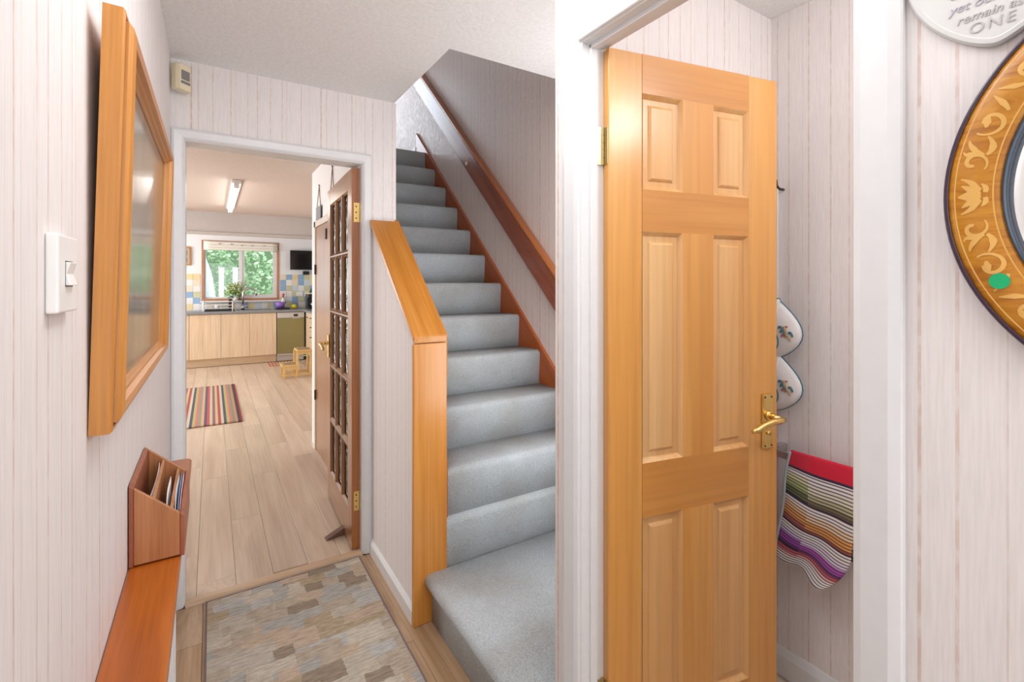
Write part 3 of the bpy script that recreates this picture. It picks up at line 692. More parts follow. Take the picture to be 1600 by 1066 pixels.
def lever_handle(parent, x, z, yface, sgn, mirror=1, plate=0.168):
    """brass lever on a back plate; sgn = outward direction of y, mirror = +1 lever towards +x"""
    hp = MB().box(x - 0.021, x + 0.021, yface, yface + sgn * 0.009, z - plate / 2, z + plate / 2).build('handle_plate', 'brass', parent, 0.003)
    m = mirror
    zl = z + 0.018
    pts = [(x, 0.009, zl), (x, 0.030, zl), (x + 0.000, 0.048, zl - 0.001), (x - m * 0.006, 0.056, zl - 0.002), (x + m * 0.012, 0.058, zl - .003), (x + m * 0.035, 0.055, zl - 0.004), (x + m * 0.065, 0.052, zl - 0.012), (x + m * 0.092, 0.050, zl - 0.024), (x + m * 0.108, 0.050, zl - 0.027)]
    rr = [0.010, 0.0085, 0.009, 0.009, 0.0095, 0.009, 0.0085, 0.0095, 0.006]
    pts = [(a, yface + sgn * b, c) for a, b, c in pts]
    MB().tube(pts, rr, 12).build('lever', 'brass', hp, 0, True)
    MB().tube([(x, yface + sgn * 0.009, zl), (x, yface + sgn * 0.018, zl)], [0.016, 0.012], 16).build('rose', 'brass', hp, 0, True)
    MB().tube([(x, yface + sgn * 0.009, z - 0.035), (x, yface + sgn * 0.014, z - 0.035)], 0.007, 12).build('keyhole_turn', 'brass', hp, 0, True)
    for sx in (-0.013, 0.013):
        for sz in (-0.074, 0.074):
            MB().tube([(x + sx, yface + sgn * 0.009, z + sz), (x + sx, yface + sgn * 0.0098, z + sz)], 0.0032, 8).build('screw', 'darkmetal', hp)
lever_handle(dr, 0.560, 0.968, 0.0, -1, -1)
def hinge(parent, z, x=0.0, y=0.0):
    h = MB().box(x - 0.0015, x + 0.0005, y + 0.003, y + 0.030, z - 0.05, z + 0.05).build('hinge', 'brass_old', parent)
    MB().box(x - 0.027, x - 0.005, y + 0.0185, y + 0.0215, z - 0.05, z + 0.05).build('hinge_leaf', 'brass_old', h)
    for k in range(5):
        a = z - 0.05 + k * 0.02
        MB().tube([(x - 0.005, y + 0.022, a + 0.0006), (x - 0.005, y + 0.022, a + 0.0194)], 0.0048, 10).build('knuckle', 'brass_old', h)
hinge(dr, 1.755); hinge(dr, 0.28)

# ------------------------------------------------------------------ glazed kitchen door (fifteen panes)
A2 = math.radians(87.8)
gd = struct(empty('door_1', (0.654, 2.532, 0), (0, 0, A2)), 'brown glazed door with fifteen rippled panes standing open into the kitchen')
GW, GT, gz0, gz1 = 0.757, 0.042, 0.012, 1.985
box('stile', 'brown_z', 0, 0.10, 0, GT, gz0, gz1, gd, 0.002, seg=1)
box('stile', 'brown_z', GW - 0.10, GW, 0, GT, gz0, gz1, gd, 0.002, seg=1)
box('hinge_edge', 'edge', -0.0015, 0.0, 0.0, GT, gz0, gz1, gd)
gx0, gx1 = 0.10, GW - 0.10; gb, gt = 0.19, 1.885
box('rail', 'brown_x', gx0, gx1, 0.0005, GT - .0005, gt, gz1, gd); box('rail', 'brown_x', gx0, gx1, 0.0005, GT - .0005, gz0, gb, gd)
bw = 0.024
pw3 = (gx1 - gx0 - 2 * bw) / 3; ph5 = (gt - gb - 4 * bw) / 5
gb_mb = []
def bar_profile_v(xc, z0, z1):
    return MB().prism([(xc - bw / 2, 0.012), (xc - 0.005, 0.001), (xc + 0.005, 0.001), (xc + bw / 2, 0.012), (xc + bw / 2, GT - 0.012), (xc + 0.005, GT - 0.001), (xc - 0.005, GT - 0.001), (xc - bw / 2, GT - 0.012)], 'z', z0, z1)
for i in (1, 2):
    xc = gx0 + i * pw3 + (i - 0.5) * bw
    bar_profile_v(xc, gb, gt).build('glazing_bar', 'brown_z', gd)
for j in range(1, 5):
    z = gb + j * ph5 + (j - 0.5) * bw
    MB().prism([(0.012, z - bw / 2), (0.001, z - .005), (0.001, z + .005), (0.012, z + bw / 2), (GT - 0.012, z + bw / 2), (GT - 0.001, z + .005), (GT - 0.001, z - .005), (GT - 0.012, z - bw / 2)], 'x', gx0, gx1).build('glazing_bar', 'brown_x', gd)
p0 = None
for i in range(3):
    for j in range(5):
        x = gx0 + i * (pw3 + bw); z = gb + j * (ph5 + bw)
        if p0 is None: p0 = MB().box(0, pw3, 0, 0.004, 0, ph5).build('pane', 'ripple', gd); o = p0
        else: o = dup(p0, gd)
        o.location = (x, GT / 2 - 0.002, z)
        mb = MB()   # glazing beads round the pane
        for y0, y1, yi in ((GT - 0.012, GT - 0.001, 0),):
            vs = []
            for ins, y in ((0, GT - 0.0015), (0.009, GT - 0.014)):
                vs += [(x + ins, y, z + ins), (x + pw3 - ins, y, z + ins), (x + pw3 - ins, y, z + ph5 - ins), (x + ins, y, z + ph5 - ins)]
            mb.add(vs, [(k, (k + 1) % 4, 4 + (k + 1) % 4, 4 + k) for k in range(4)])
        mb.build('glazing_bead', 'brown_z', gd, solid=0.002, fix=False)
lever_handle(gd, GW - 0.055, 0.985, GT, 1, -1, 0.15)
for z in (1.755, 0.26):
    h = MB().box(-0.0035, -0.0016, 0.004, 0.032, z - 0.05, z + 0.05).build('hinge', 'brass', gd)
    for k in range(5):
        MB().tube([(-0.004, -0.001, z - 0.05 + k * .02 + .0006), (-0.004, -0.001, z - 0.05 + k * .02 + .0194)], 0.0045, 10).build('knuckle', 'brass', h)
    for k in (-0.03, 0, 0.03):
        MB().tube([(-0.0042, 0.02, z + k), (-0.0034, 0.02, z + k)], 0.004, 8).build('screw', 'darkmetal', h)
# wedge keeping the glazed door open
wg = MB().prism([(-0.055, 0), (0.055, 0), (0.055, 0.038), (0.045, 0.040), (-0.055, 0.006)], 'y', -0.02, 0.02).build('door_wedge', 'wedge', None, 0.003)
wg.location = (0.575, 2.735, 0.002); wg.rotation_euler = (0, 0, 0.15)
tag(wg, 'small dark brown wedge on the floor against the glazed door', 'doorstop')

# ------------------------------------------------------------------ under-stairs cupboard door on the kitchen side
cd = struct(empty('door_3', (0.744, 3.50, 0)), 'flat brown cupboard door in a cream frame under the stairs')
ar = MB().box(-0.016, 0, -0.06, 0.0, 0, 1.90).box(-0.016, 0, 0.74, 0.80, 0, 1.90).box(-0.016, 0, -0.06, 0.80, 1.85, 1.90)
ar.build('door_frame', plain('cream_frame_paint', (0.62, 0.55, 0.47), 0.35), cd, 0.002, seg=1)
box('door_leaf', 'brown_z', -0.010, 0.0, 0.004, 0.736, 0.01, 1.846, cd, 0.001, seg=1)
for z in (1.50, 0.46):
    box('hinge', 'darkmetal', -0.022, -0.010, 0.732, 0.745, z - 0.04, z + 0.04, cd)
box('bolt', 'darkmetal', -0.018, -0.010, 0.30, 0.33, 1.72, 1.80, cd)

# slates hanging above the cupboard door
def hanging(y, z, label, L=0.17):
    h = tag(empty('hanging_plaque', (0.744, y, z)), label, 'plaque')
    MB().box(-0.014, -0.006, -0.10, 0.10, -L - 0.16, -L).build('board', 'slate', h, 0.003)
    MB().tube([(-0.009, -0.075, -L), (-0.007, -0.035, -L * .5), (-0.005, 0, 0.0), (-0.007, 0.035, -L * .5), (-0.009, 0.075, -L)], 0.003, 6).build('cord', 'cord', h)
    MB().tube([(0, 0, 0), (-0.012, 0, 0.003)], 0.004, 8).build('nail', 'darkmetal', h)
hanging(4.12, 2.18, 'dark plaque on a brown cord at the outer corner above the cupboard door')
hanging(3.62, 2.23, 'plaque on a cord half hidden behind the glazed door top', 0.24)

# ------------------------------------------------------------------ left wall: framed picture
y0, y1, fh = 0.884, 1.776, 0.615
fr = tag(empty('framed_picture', (XL + 0.001, y0, 1.174), (0, math.radians(1.45), 0)), 'large oak-framed picture under glass leaning out from the hall wall', 'picture')
prof = [(0, 0), (0, 0.023), (0.003, 0.026), (0.008, 0.026), (0.0085, 0.020), (0.013, 0.020), (0.0135, 0.029), (0.019, 0.034), (0.028, 0.037), (0.036, 0.034), (0.039, 0.026), (0.043, 0.025), (0.046, 0.020), (0.050, 0.016), (0.050, 0)]
fw = y1 - y0
def frame_side(c0, c1, d0, d1):
    """c0,c1 outer corners (y,z); d inward directions at each corner"""
    n = len(prof); vs = [(h, c[0] + d[0] * a, c[1] + d[1] * a) for c, d in ((c0, d0), (c1, d1)) for a, h in prof]
    fs = [tuple(range(n)), tuple(range(2 * n - 1, n - 1, -1))] + [(k, (k + 1) % n, n + (k + 1) % n, n + k) for k in range(n)]
    return MB().add(vs, fs)
frame_side((0, 0), (0, fh), (1, 1), (1, -1)).build('frame_upright', 'frame_z', fr)
frame_side((fw, fh), (fw, 0), (-1, -1), (-1, 1)).build('frame_upright', 'frame_z', fr)
frame_side((0, fh), (fw, fh), (1, -1), (-1, -1)).build('frame_rail', 'frame_y', fr)
frame_side((fw, 0), (0, 0), (-1, 1), (1, 1)).build('frame_rail', 'frame_y', fr)
box('picture_print', 'print', 0.010, 0.014, 0.048, fw - 0.048, 0.048, fh - 0.048, fr)

# light switch
sw = tag(empty('light_switch', (XL, 0.726, 1.400)), 'square white light switch on the wall beside the framed picture', 'switch')
MB().box(0, 0.011, -0.043, 0.043, -0.043, 0.043).build('plate', 'plastic', sw, 0.0025, seg=3)
MB().prism([(0.009, -0.013), (0.0165, -0.013), (0.012, 0.0), (0.0155, 0.013), (0.009, 0.013)], 'y', -0.015, 0.0145).build('rocker', 'plastic', sw, 0.0008, seg=1)
MB().box(0.0108, 0.0113, -0.016, 0.016, -0.0145, 0.0145).build('rocker_gap', 'darkmetal', sw)

# alarm sensor in the corner
pr = tag(empty('motion_sensor', (-0.146, 2.486, 2.245), (0, 0, math.radians(42))), 'cream alarm motion sensor in the corner under the ceiling', 'sensor')
MB().prism([(-0.036, 0.0), (0.036, 0.0), (0.036, -0.028), (0.026, -0.044), (-0.026, -0.044), (-0.036, -0.028)], 'z', -0.058, 0.058).build('housing', 'cream_plastic', pr, 0.004)
MB().prism([(-0.022, -0.040), (0.022, -0.040), (0.020, -0.0465), (-0.020, -0.0465)], 'z', -0.012, 0.030).build('lens', 'grey_window', pr, 0.001)
MB().box(-0.022, 0.022, -0.046, -0.04, -0.03, -0.018).build('lens_trim', 'grey_window', pr)
pr.location = (-0.119, 2.449, 2.247); pr.scale = (0.9, 0.9, 0.92)

# radiator shelf, radiator, letter rack and letters
SZ = 0.796
sp = [(XL + 0.001, 0.05), (-0.062, 0.05), (-0.057, 0.055), (-0.057, 1.935), (-0.063, 1.953), (-0.075, 1.958), (XL + 0.001, 1.958)]
sh = tag(empty('radiator_shelf', (XL, 1.0, SZ)), 'long narrow orange-brown teak shelf on the left hall wall', 'shelf')
o = MB().prism(sp, 'z', SZ - 0.022, SZ).build('shelf_board', 'shelf', None, 0.003); world_child(o, sh)
for yy in (0.4, 1.75):
    o = MB().prism([(XL, SZ - 0.022), (XL + 0.06, SZ - 0.022), (XL + 0.012, SZ - 0.09), (XL, SZ - 0.09)], 'y', yy - .008, yy + .008).build('bracket', 'white'); world_child(o, sh)
ra = tag(empty('radiator', (XL + 0.04, 0.9, 0.12)), 'white panel radiator under the teak shelf', 'radiator')
o = MB().box(XL + 0.03, -0.082, 0.2, 1.56, 0.13, 0.68).build('panel', 'radiator', None, 0.012, seg=3); world_child(o, ra)
for k in range(24):
    y = 0.25 + k * 0.0535
    o = MB().box(-0.083, -0.078, y, y + 0.03, 0.17, 0.64).build('flute', 'radiator', None, 0.002, seg=1); world_child(o, ra)
o = MB().tube([(-0.10, 1.56, 0.18), (-0.10, 1.62, 0.18), (-0.10, 1.64, 0.16), (-0.10, 1.64, 0.0)], 0.0085, 10).build('pipe', 'radiator', None, 0, True); world_child(o, ra)
o = MB().lathe([(0.010, 0.0), (0.017, 0.004), (0.017, 0.040), (0.012, 0.048)], 16, (-0.10, 1.64, 0.16)).build('valve', 'plastic', None, 0, True); world_child(o, ra)
for yy in (0.5, 1.2):
    world_child(MB().box(XL + .001, XL + 0.031, yy, yy + .06, 0.3, 0.6).build('bracket', 'radiator'), ra)

lr = tag(empty('letter_rack', (XL, 1.4, SZ)), 'reddish wooden letter rack with three compartments standing on the teak shelf', 'rack')
rx0, rx1, ry0, ry1 = XL + 0.002, -0.050, 1.262, 1.545
zb, zf, zk = SZ + 0.001, 0.884, 0.968
def rk(mb, name, mat, bev=0.001):
    o = mb.build(name, mat, None, bev, seg=1); world_child(o, lr); return o
side = [(rx0, zb), (rx1, zb), (rx1, zf), (rx0, zk)]
rk(MB().prism([(rx0 + .0085, zb + .003), (rx1 - .0085, zb + .003), (rx1 - .0085, zf + .007), (rx0 + .0085, zk - .007)], 'y', ry0, ry0 + 0.009), 'end_panel', 'rack_x')
rk(MB().prism([(rx0 + .0085, zb + .003), (rx1 - .0085, zb + .003), (rx1 - .0085, zf + .007), (rx0 + .0085, zk - .007)], 'y', ry1 - 0.009, ry1), 'end_panel', 'rack_x')
rk(MB().prism([(rx0, zb), (rx0 + .008, zb), (rx0 + .008, zk - .007), (rx0, zk)], 'y', ry0, ry1), 'back_panel', 'rack_d')
rk(MB().prism([(rx1 - .008, zb), (rx1, zb), (rx1, zf), (rx1 - .008, zf + .007)], 'y', ry0, ry1), 'front_panel', 'rack_d')
rk(MB().box(rx0 + .008, rx1 - .008, ry0 + .009, ry1 - .009, zb, zb + 0.006), 'base', 'rack_d')
ztop = lambda x: zk + (zf - zk) * (x - rx0) / (rx1 - rx0)
for k in (0.39, 0.72):
    x = rx0 + (rx1 - rx0) * k
    rk(MB().prism([(x, zb + .006), (x + .006, zb + .006), (x + .006, ztop(x + .006) - .003), (x, ztop(x) - .003)], 'y', ry0 + .0095, ry1 - .0095), 'divider', 'rack_x')
def letter(name, k, ya, yb, up, mat, curl, label):
    """a sheet standing parallel to the wall, k of the way across the rack"""
    x = rx0 + (rx1 - rx0) * k
    def fn(a, b):
        return (x + curl * math.sin(a * 2.6) * b * b, ya + (yb - ya) * a, zb + 0.008 + (ztop(x) + up - 0.012 * (1 - a) - zb - 0.008) * b)
    o = MB().grid(fn, 8, 6).build(name, mat, None, 0, True, solid=0.001)
    tag(o, label, 'letter', 'post in the letter rack')
letter('envelope', 0.335, 1.30, 1.50, -0.004, 'paperwhite', 0.004, 'white envelope in the letter rack compartment next to the wall')
letter('envelope', 0.66, 1.275, 1.44, 0.002, 'paperwhite', -0.004, 'white envelope curling in the middle compartment of the letter rack')
letter('folded_leaflet', 0.82, 1.275, 1.47, 0.006, 'paperwhite', -0.004, 'white folded leaflet in the outer compartment of the letter rack')
letter('folded_leaflet', 0.865, 1.28, 1.49, 0.010, 'paperblue', -0.002, 'blue printed leaflet in the outer compartment of the letter rack')
letter('folded_leaflet', 0.895, 1.29, 1.50, 0.010, 'paperpink', -0.001, 'pink leaflet against the front board of the letter rack')

# hall runner
rg = tag(empty('runner_rug', (0.305, 1.3, 0.001)), 'beige and grey patchwork runner rug on the hall floor', 'rug')
def rugf(a, b): return (-0.322 + 0.644 * a, -1.6 + 2.75 * b, 0.009 + 0.0008 * math.sin(a * 40) * math.sin(b * 90))
MB().grid(lambda a, b: rugf(a, b), 24, 60).build('pile', 'rug', rg, 0, True)
eb = MB().box(-0.327, -0.321, -1.605, 1.155, 0, 0.0095).box(0.321, 0.327, -1.605, 1.155, 0, 0.0095).box(-0.327, 0.327, 1.149, 1.155, 0, 0.0095).box(-0.327, 0.327, -1.605, -1.599, 0, 0.0095)
eb.build('binding', 'rug_edge', rg)
box('backing', 'rug_edge', -0.321, 0.321, -1.6, 1.15, 0, 0.006, rg)

# ------------------------------------------------------------------ right wall: round marquetry mirror and heart plaque
mr = tag(empty('round_mirror', (XR - 0.001, -0.032, 1.497), (0, -PI / 2, 0)), 'round mirror in a wide honey-coloured marquetry frame on the hall wall', 'mirror')
def zfr(r):
    t = (r - 0.207) / (0.2545 - 0.207); return 0.020 + 0.006 * math.sin(PI * min(max(t, 0), 1))
MB().lathe([(0.2545, 0.0), (0.2545, zfr(0.2545))] + [(0.2545 - 0.0495 * k / 8, zfr(0.2545 - 0.0495 * k / 8)) for k in range(1, 9)] + [(0.205, 0.0)], 128, closed=True).build('frame', 'burl', mr, 0, True)
MB().lathe([(0.2545, 0), (0.2605, 0), (0.2605, 0.016), (0.2580, 0.0215), (0.2545, 0.0215)], 128, closed=True).build('outer_rim', 'rim_dark', mr, 0, True)
MB().lathe([(0.205, 0), (0.205, 0.0215), (0.2042, 0.0220), (0.2032, 0.019), (0.2024, 0.0180), (0.2018, 0.011), (0.2018, 0)], 128, closed=True).build('inner_rim', 'rim_blue', mr, 0, True)
MB().lathe([(0.2018, 0.004), (0.2018, 0.0095), (0.193, 0.011), (0.0001, 0.011), ], 96).build('mirror_glass', 'mirror', mr)
for rr in (0.2475, 0.2125):
    MB().lathe([(rr - 0.0007, zfr(rr) - .002), (rr - 0.0007, zfr(rr) + 0.0003), (rr + 0.0007, zfr(rr) + 0.0003), (rr + 0.0007, zfr(rr) - .002)], 160, closed=True).build('inlay_line', 'inlay', mr)
# marquetry scrolls: ribbons laid on the frame; coordinates (s along the ring, t across it), metres
def to3(s, t, a0):
    r = 0.2305 + t; a = a0 + s / 0.2305
    return (r * math.cos(a), r * math.sin(a), zfr(r) + 0.0004)
def ribbon(mb, pts, ws, a0):
    n = len(pts); L = []; Rr = []
    for i in range(n):
        p = pts[max(i - 1, 0)]; q = pts[min(i + 1, n - 1)]
        d = (q[0] - p[0], q[1] - p[1]); l = math.hypot(*d) or 1
        nx, ny = -d[1] / l, d[0] / l
        L.append((pts[i][0] + nx * ws[i], pts[i][1] + ny * ws[i])); Rr.append((pts[i][0] - nx * ws[i], pts[i][1] - ny * ws[i]))
    mb.add([to3(s, t, a0) for s, t in L + Rr], [(i, i + 1, n + i + 1, n + i) for i in range(n - 1)])
def bez(p0, p1, p2, p3, n=12):
    return [tuple((1 - t) ** 3 * a + 3 * (1 - t) ** 2 * t * b + 3 * (1 - t) * t * t * c + t ** 3 * d for a, b, c, d in zip(p0, p1, p2, p3)) for t in [i / n for i in range(n + 1)]]
def taper(n, w0, wm, w1): return [w0 + (wm - w0) * min(1, 2 * i / n) if i <= n / 2 else wm + (w1 - wm) * (2 * i / n - 1) for i in range(n + 1)]
def spiral(c, r0, r1, a_0, a_1, n=22): return [(c[0] + (r0 + (r1 - r0) * i / n) * math.cos(a_0 + (a_1 - a_0) * i / n), c[1] + (r0 + (r1 - r0) * i / n) * math.sin(a_0 + (a_1 - a_0) * i / n)) for i in range(n + 1)]
inl = MB()
for q in range(6):
    a0 = PI / 2 + q * PI / 3
    ribbon(inl, bez((0, -0.008), (0, 0.0), (0, 0.006), (0, 0.0135)), taper(12, 0.004, 0.0062, 0.0008), a0)
    for m in (-1, 1):
        mm = lambda pts: [(m * s, t) for s, t in pts]
        ribbon(inl, mm(bez((0.004, -0.007), (0.006, 0.0), (0.010, 0.004), (0.013, 0.010))), taper(12, 0.003, 0.0038, 0.0008), a0)
        ribbon(inl, mm(bez((0.006, -0.007), (0.012, -0.002), (0.018, 0.0), (0.021, 0.0115))), taper(12, 0.0025, 0.0032, 0.0008), a0)
        ribbon(inl, mm(bez((0.003, -0.0115), (0.008, -0.0135), (0.012, -0.011), (0.014, -0.008))), taper(12, 0.002, 0.0026, 0.0006), a0)
        ribbon(inl, mm(spiral((0.040, 0.002), 0.0135, 0.003, -2.2, 3.4)), taper(22, 0.0008, 0.0025, 0.0018), a0)
        ribbon(inl, mm(bez((0.050, -0.008), (0.056, -0.013), (0.064, -0.013), (0.072, -0.004))), taper(12, 0.0016, 0.0034, 0.0010), a0)
        ribbon(inl, mm(bez((0.050, -0.006), (0.053, 0.002), (0.060, 0.011), (0.066, 0.012))), taper(12, 0.0014, 0.0030, 0.0008), a0)
        ribbon(inl, mm(bez((0.053, 0.002), (0.051, 0.007), (0.047, 0.011), (0.053, 0.0145))), taper(12, 0.0014, 0.0026, 0.0006), a0)
        ribbon(inl, mm(spiral((0.088, 0.000), 0.0155, 0.006, 2.6, 8.2)), taper(22, 0.0010, 0.0024, 0.0014), a0)
        ribbon(inl, mm(bez((0.082, 0.001), (0.086, 0.004), (0.090, 0.001), (0.095, 0.004))), taper(12, 0.0014, 0.0036, 0.0006), a0)
        ribbon(inl, mm(bez((0.104, -0.010), (0.110, -0.006), (0.113, 0.002), (0.117, 0.011))), taper(12, 0.0014, 0.0032, 0.0006), a0)
o = inl.build('scroll_inlay', 'inlay', mr)
dsk = MB().lathe([(0.0093, 0.0), (0.0093, 0.0006)], 32).build('round_sticker', 'sticker', mr)
ds, dz = 0.174 - (-0.032), 1.392 - 1.497
dsk.location = (dz, ds, zfr(math.hypot(dz, ds)) + 0.0003)

pq = tag(empty('heart_plaque', (XR - 0.001, 0.181, 1.76), (0, 0, 0)), 'off-white wooden heart plaque with grey lettering hung above the round mirror', 'plaque')
def heart(k):
    half = [(0, -0.078), (-0.012, -0.0745), (-0.030, -0.064), (-0.054, -0.042), (-0.074, -0.014), (-0.086, 0.016), (-0.089, 0.046), (-0.083, 0.071), (-0.070, 0.087), (-0.052, 0.093), (-0.032, 0.088), (-0.014, 0.074), (0, 0.055)]
    pts = half + [(-a, b) for a, b in reversed(half[1:-1])]
    cx, cz_ = 0, 0.01
    return [((a - cx) * k + cx, (b - cz_) * k + cz_) for a, b in pts]
def smoothpoly(p, it=2):
    for _ in range(it):
        q = []
        for i in range(len(p)):
            a, b = p[i], p[(i + 1) % len(p)]
            q += [(a[0] * .75 + b[0] * .25, a[1] * .75 + b[1] * .25), (a[0] * .25 + b[0] * .75, a[1] * .25 + b[1] * .75)]
        p = q
    return p
hp = smoothpoly(heart(1.02)); n = len(hp)
mb = MB(); loops = [(1.0, 0.0), (1.0, -0.006), (0.97, -0.009), (0.91, -0.0095), (0.89, -0.0085)]
vs = [(d, a * k, 0.01 + (b - 0.01) * k) for k, d in loops for a, b in hp]
fs = [tuple(range(n))] + [(l * n + i, l * n + (i + 1) % n, (l + 1) * n + (i + 1) % n, (l + 1) * n + i) for l in range(len(loops) - 1) for i in range(n)] + [tuple(range(4 * n, 5 * n))]
mb.add(vs, fs).build('heart_board', 'plaque', pq)
MB().tube([(-0.004, -0.05, 0.09), (-0.003, 0, 0.19), (-0.004, 0.05, 0.09)], 0.0012, 6).build('string', 'cord', pq)
def lettering(txt, y, z, size, shear, mat, parent, spacing=1.0):
    c = bpy.data.curves.new('lettering', 'FONT'); c.body = txt; c.size = size; c.align_x = 'CENTER'; c.align_y = 'BOTTOM_BASELINE'; c.shear = shear; c.extrude = 0.0003; c.space_character = spacing
    t = bpy.data.objects.new('text', c); C.objects.link(t)
    me = bpy.data.meshes.new_from_object(t.evaluated_get(bpy.context.evaluated_depsgraph_get()))
    bpy.data.objects.remove(t)
    me.materials.clear(); me.materials.append(M[mat]); o = bpy.data.objects.new('lettering', me); C.objects.link(o); o.parent = parent
    o.location = (-0.0092, y, z); o.rotation_euler = (PI / 2, 0, -PI / 2)
    return o
lettering('ONE', 0.004, -0.057, 0.018, 0.1, 'ink', pq, 1.25)
lettering('remain as', 0.007, -0.0405, 0.0155, 0.3, 'ink', pq)
lettering('yet our Roots', 0.000, -0.0240, 0.0155, 0.3, 'ink_purple', pq)
lettering('Directions,', 0.004, -0.005, 0.0175, 0.3, 'ink', pq)

# ------------------------------------------------------------------ cloakroom: towel on a rail, embroidered holder
tr_ = tag(empty('towel_rail', (1.70, 0.72, 0.81)), 'flat brown rail on small brackets on the cloakroom wall', 'rail')
o = MB().box(1.655, 1.661, 0.56, 0.945, 0.788, 0.812).build('bar', 'railbar', None, 0.002); world_child(o, tr_)
for yy in (0.925, 0.58):
    o = MB().box(1.661, 1.7205, yy - 0.012, yy + 0.012, 0.795, 0.825).build('bracket', 'steel', None, 0.003); world_child(o, tr_)
def towel_pt(a, b):
    yl = 0.866 + 0.036 * b
    yr = 0.655 + 0.02 * b + 0.075 * max(0, (b - 0.62) / 0.38) ** 1.5
    y = yl + (yr - yl) * a + 0.004 * math.sin(b * 9 + a * 3)
    zl = 0.822 - 0.365 * b; zr = 0.822 - 0.39 * b - 0.012 * math.sin(b * PI)
    z = zl + (zr - zl) * a - 0.014 * math.sin(a * PI) * math.sin(b * PI) + 0.006 * math.sin(a * 10 + b * 3) * b
    x = 1.650 - 0.012 * math.sin(a * 7 + b * 2.0) * b - 0.012 * b - 0.006 * math.sin(b * PI) - 0.03 * a * a * b
    return (x, y, z)
mb = MB(); nu, nv = 24, 40
def tp(a, b):   # b<0 : part draped behind the bar
    if b >= 0: return towel_pt(a, b)
    p = towel_pt(a, 0); t = -b
    if t < 0.04: 
        k = t / 0.04 * PI; return (1.658 - 0.008 * math.cos(k), p[1], 0.815 + 0.007 * math.sin(k) + 0.007 * (1 - t / 0.04))
    return (1.666 + 0.004 * math.sin(a * 6), p[1], 0.815 - (t - 0.04) * 0.5)
bs = [-0.6 + 0.56 * i / 8 for i in range(9)] + [-0.04 + 0.04 * i / 6 for i in range(1, 6)] + [j / nv for j in range(nv + 1)]
tv = [tp(i / nu, b) for b in bs for i in range(nu + 1)]
tf = [(j * (nu + 1) + i, j * (nu + 1) + i + 1, (j + 1) * (nu + 1) + i + 1, (j + 1) * (nu + 1) + i) for j in range(len(bs) - 1) for i in range(nu)]
tw = MB().add(tv, tf).build('tea_towel', 'towel', None, 0, True, solid=0.002, fix=False)
uvl = tw.data.uv_layers.new(name='UVMap')
for p in tw.data.polygons:
    for li in p.loop_indices:
        vi = tw.data.loops[li].vertex_index; a = (vi % (nu + 1)) / nu; b = bs[vi // (nu + 1)]
        uvl.data[li].uv = (a, abs(b) * 0.985 if b >= 0 else abs(b) * 0.6)
tag(tw, 'multicoloured striped knitted tea towel draped over the cloakroom rail', 'towel')
hem = MB().tube([Vector(towel_pt(0, b / 20)) + Vector((-0.001, 0.001, 0)) for b in range(21)], 0.0045, 8).build('hem', plain('grey_hem', (0.42, 0.46, 0.50), 0.9), tw, 0, True)

hd = tag(empty('fabric_holder', (1.718, 0.926, 1.70)), 'white embroidered fabric holder with two rounded pouches hanging behind the pine door', 'holder')
MB().tube([(-0.002, 0, 0.02), (-0.03, 0, 0.02), (-0.045, 0, 0.03), (-0.05, 0, 0.05)], 0.005, 8).build('hook', 'darkmetal', hd, 0, True)
MB().box(-0.038, -0.034, 0.0, 0.022, -0.40, 0.03).build('strap', 'fabric_white', hd, 0.001, seg=1)
def pouch(zt, zb_, hwid):
    out = []
    N = 40
    for i in range(N):   # teardrop outline (y,z)
        t = i / N * 2 * PI
        zz = (1 - math.cos(t)) / 2
        wd = hwid * math.sin(min(1, zz * 1.0) ** 1.25 * PI) ** 0.75 if 0 < zz < 1 else 0
        wd = max(wd, 0.010 if zz < 0.12 else 0)
        out.append(((-wd if t < PI else wd * 0.5), zt + (zb_ - zt) * zz))
    c = (0, zt + (zb_ - zt) * 0.66)
    n = len(out)
    loops = [(1.0, 0.0), (0.85, -0.012), (0.6, -0.020), (0.38, -0.022)]
    vs = [(-0.040 + d, c[0] + (a - c[0]) * k, c[1] + (b - c[1]) * k) for k, d in loops for a, b in out]
    fs = [(l * n + i, l * n + (i + 1) % n, (l + 1) * n + (i + 1) % n, (l + 1) * n + i) for l in range(3) for i in range(n)]
    fs.append(tuple(range(3 * n, 4 * n)))
    po = MB().add(vs, fs).build('pouch', 'fabric_white', hd, 0, True, solid=0.004)
    for i in range(0, n):   # dotted blue edging
        a, b = out[i]
        if i % 1 == 0: pass
    ring = [(-0.0415, a * 1.005, b) for a, b in out] + [(-0.0415, out[0][0], out[0][1])]
    MB().tube(ring, 0.0022, 6).build('piping', 'teal', po)
    ring2 = [(-0.0655, 0.010 + 0.026 * math.cos(k * PI / 12), c[1] - 0.012 + 0.036 * math.sin(k * PI / 12)) for k in range(25)]
    MB().tube(ring2, 0.0025, 6).build('opening_piping', 'teal', po)
    # embroidered spray
    for dy, dz_, mt, pts in ((-0.024, 0.034, 'teal', 4), (-0.030, 0.020, 'teal', 4), (-0.036, 0.034, 'tan', 5), (-0.042, 0.018, 'tan', 5), (-0.050, 0.004, 'tan', 5), (-0.056, 0.016, 'teal', 3), (-0.034, 0.006, 'redthread', 2), (-0.046, 0.034, 'redthread', 1)):
        q = [(-0.0660 + abs(dy + 0.02) * 0.11, dy + 0.007 * math.cos(k), c[1] + dz_ + 0.009 * math.sin(k * 1.3)) for k in [j * 0.8 for j in range(2 + pts)]]
        MB().tube(q, 0.0030, 6).build('embroidery', mt, po)
pouch(1.335 - 1.70, 1.128 - 1.70, 0.085); pouch(1.145 - 1.70, 0.945 - 1.70, 0.085)

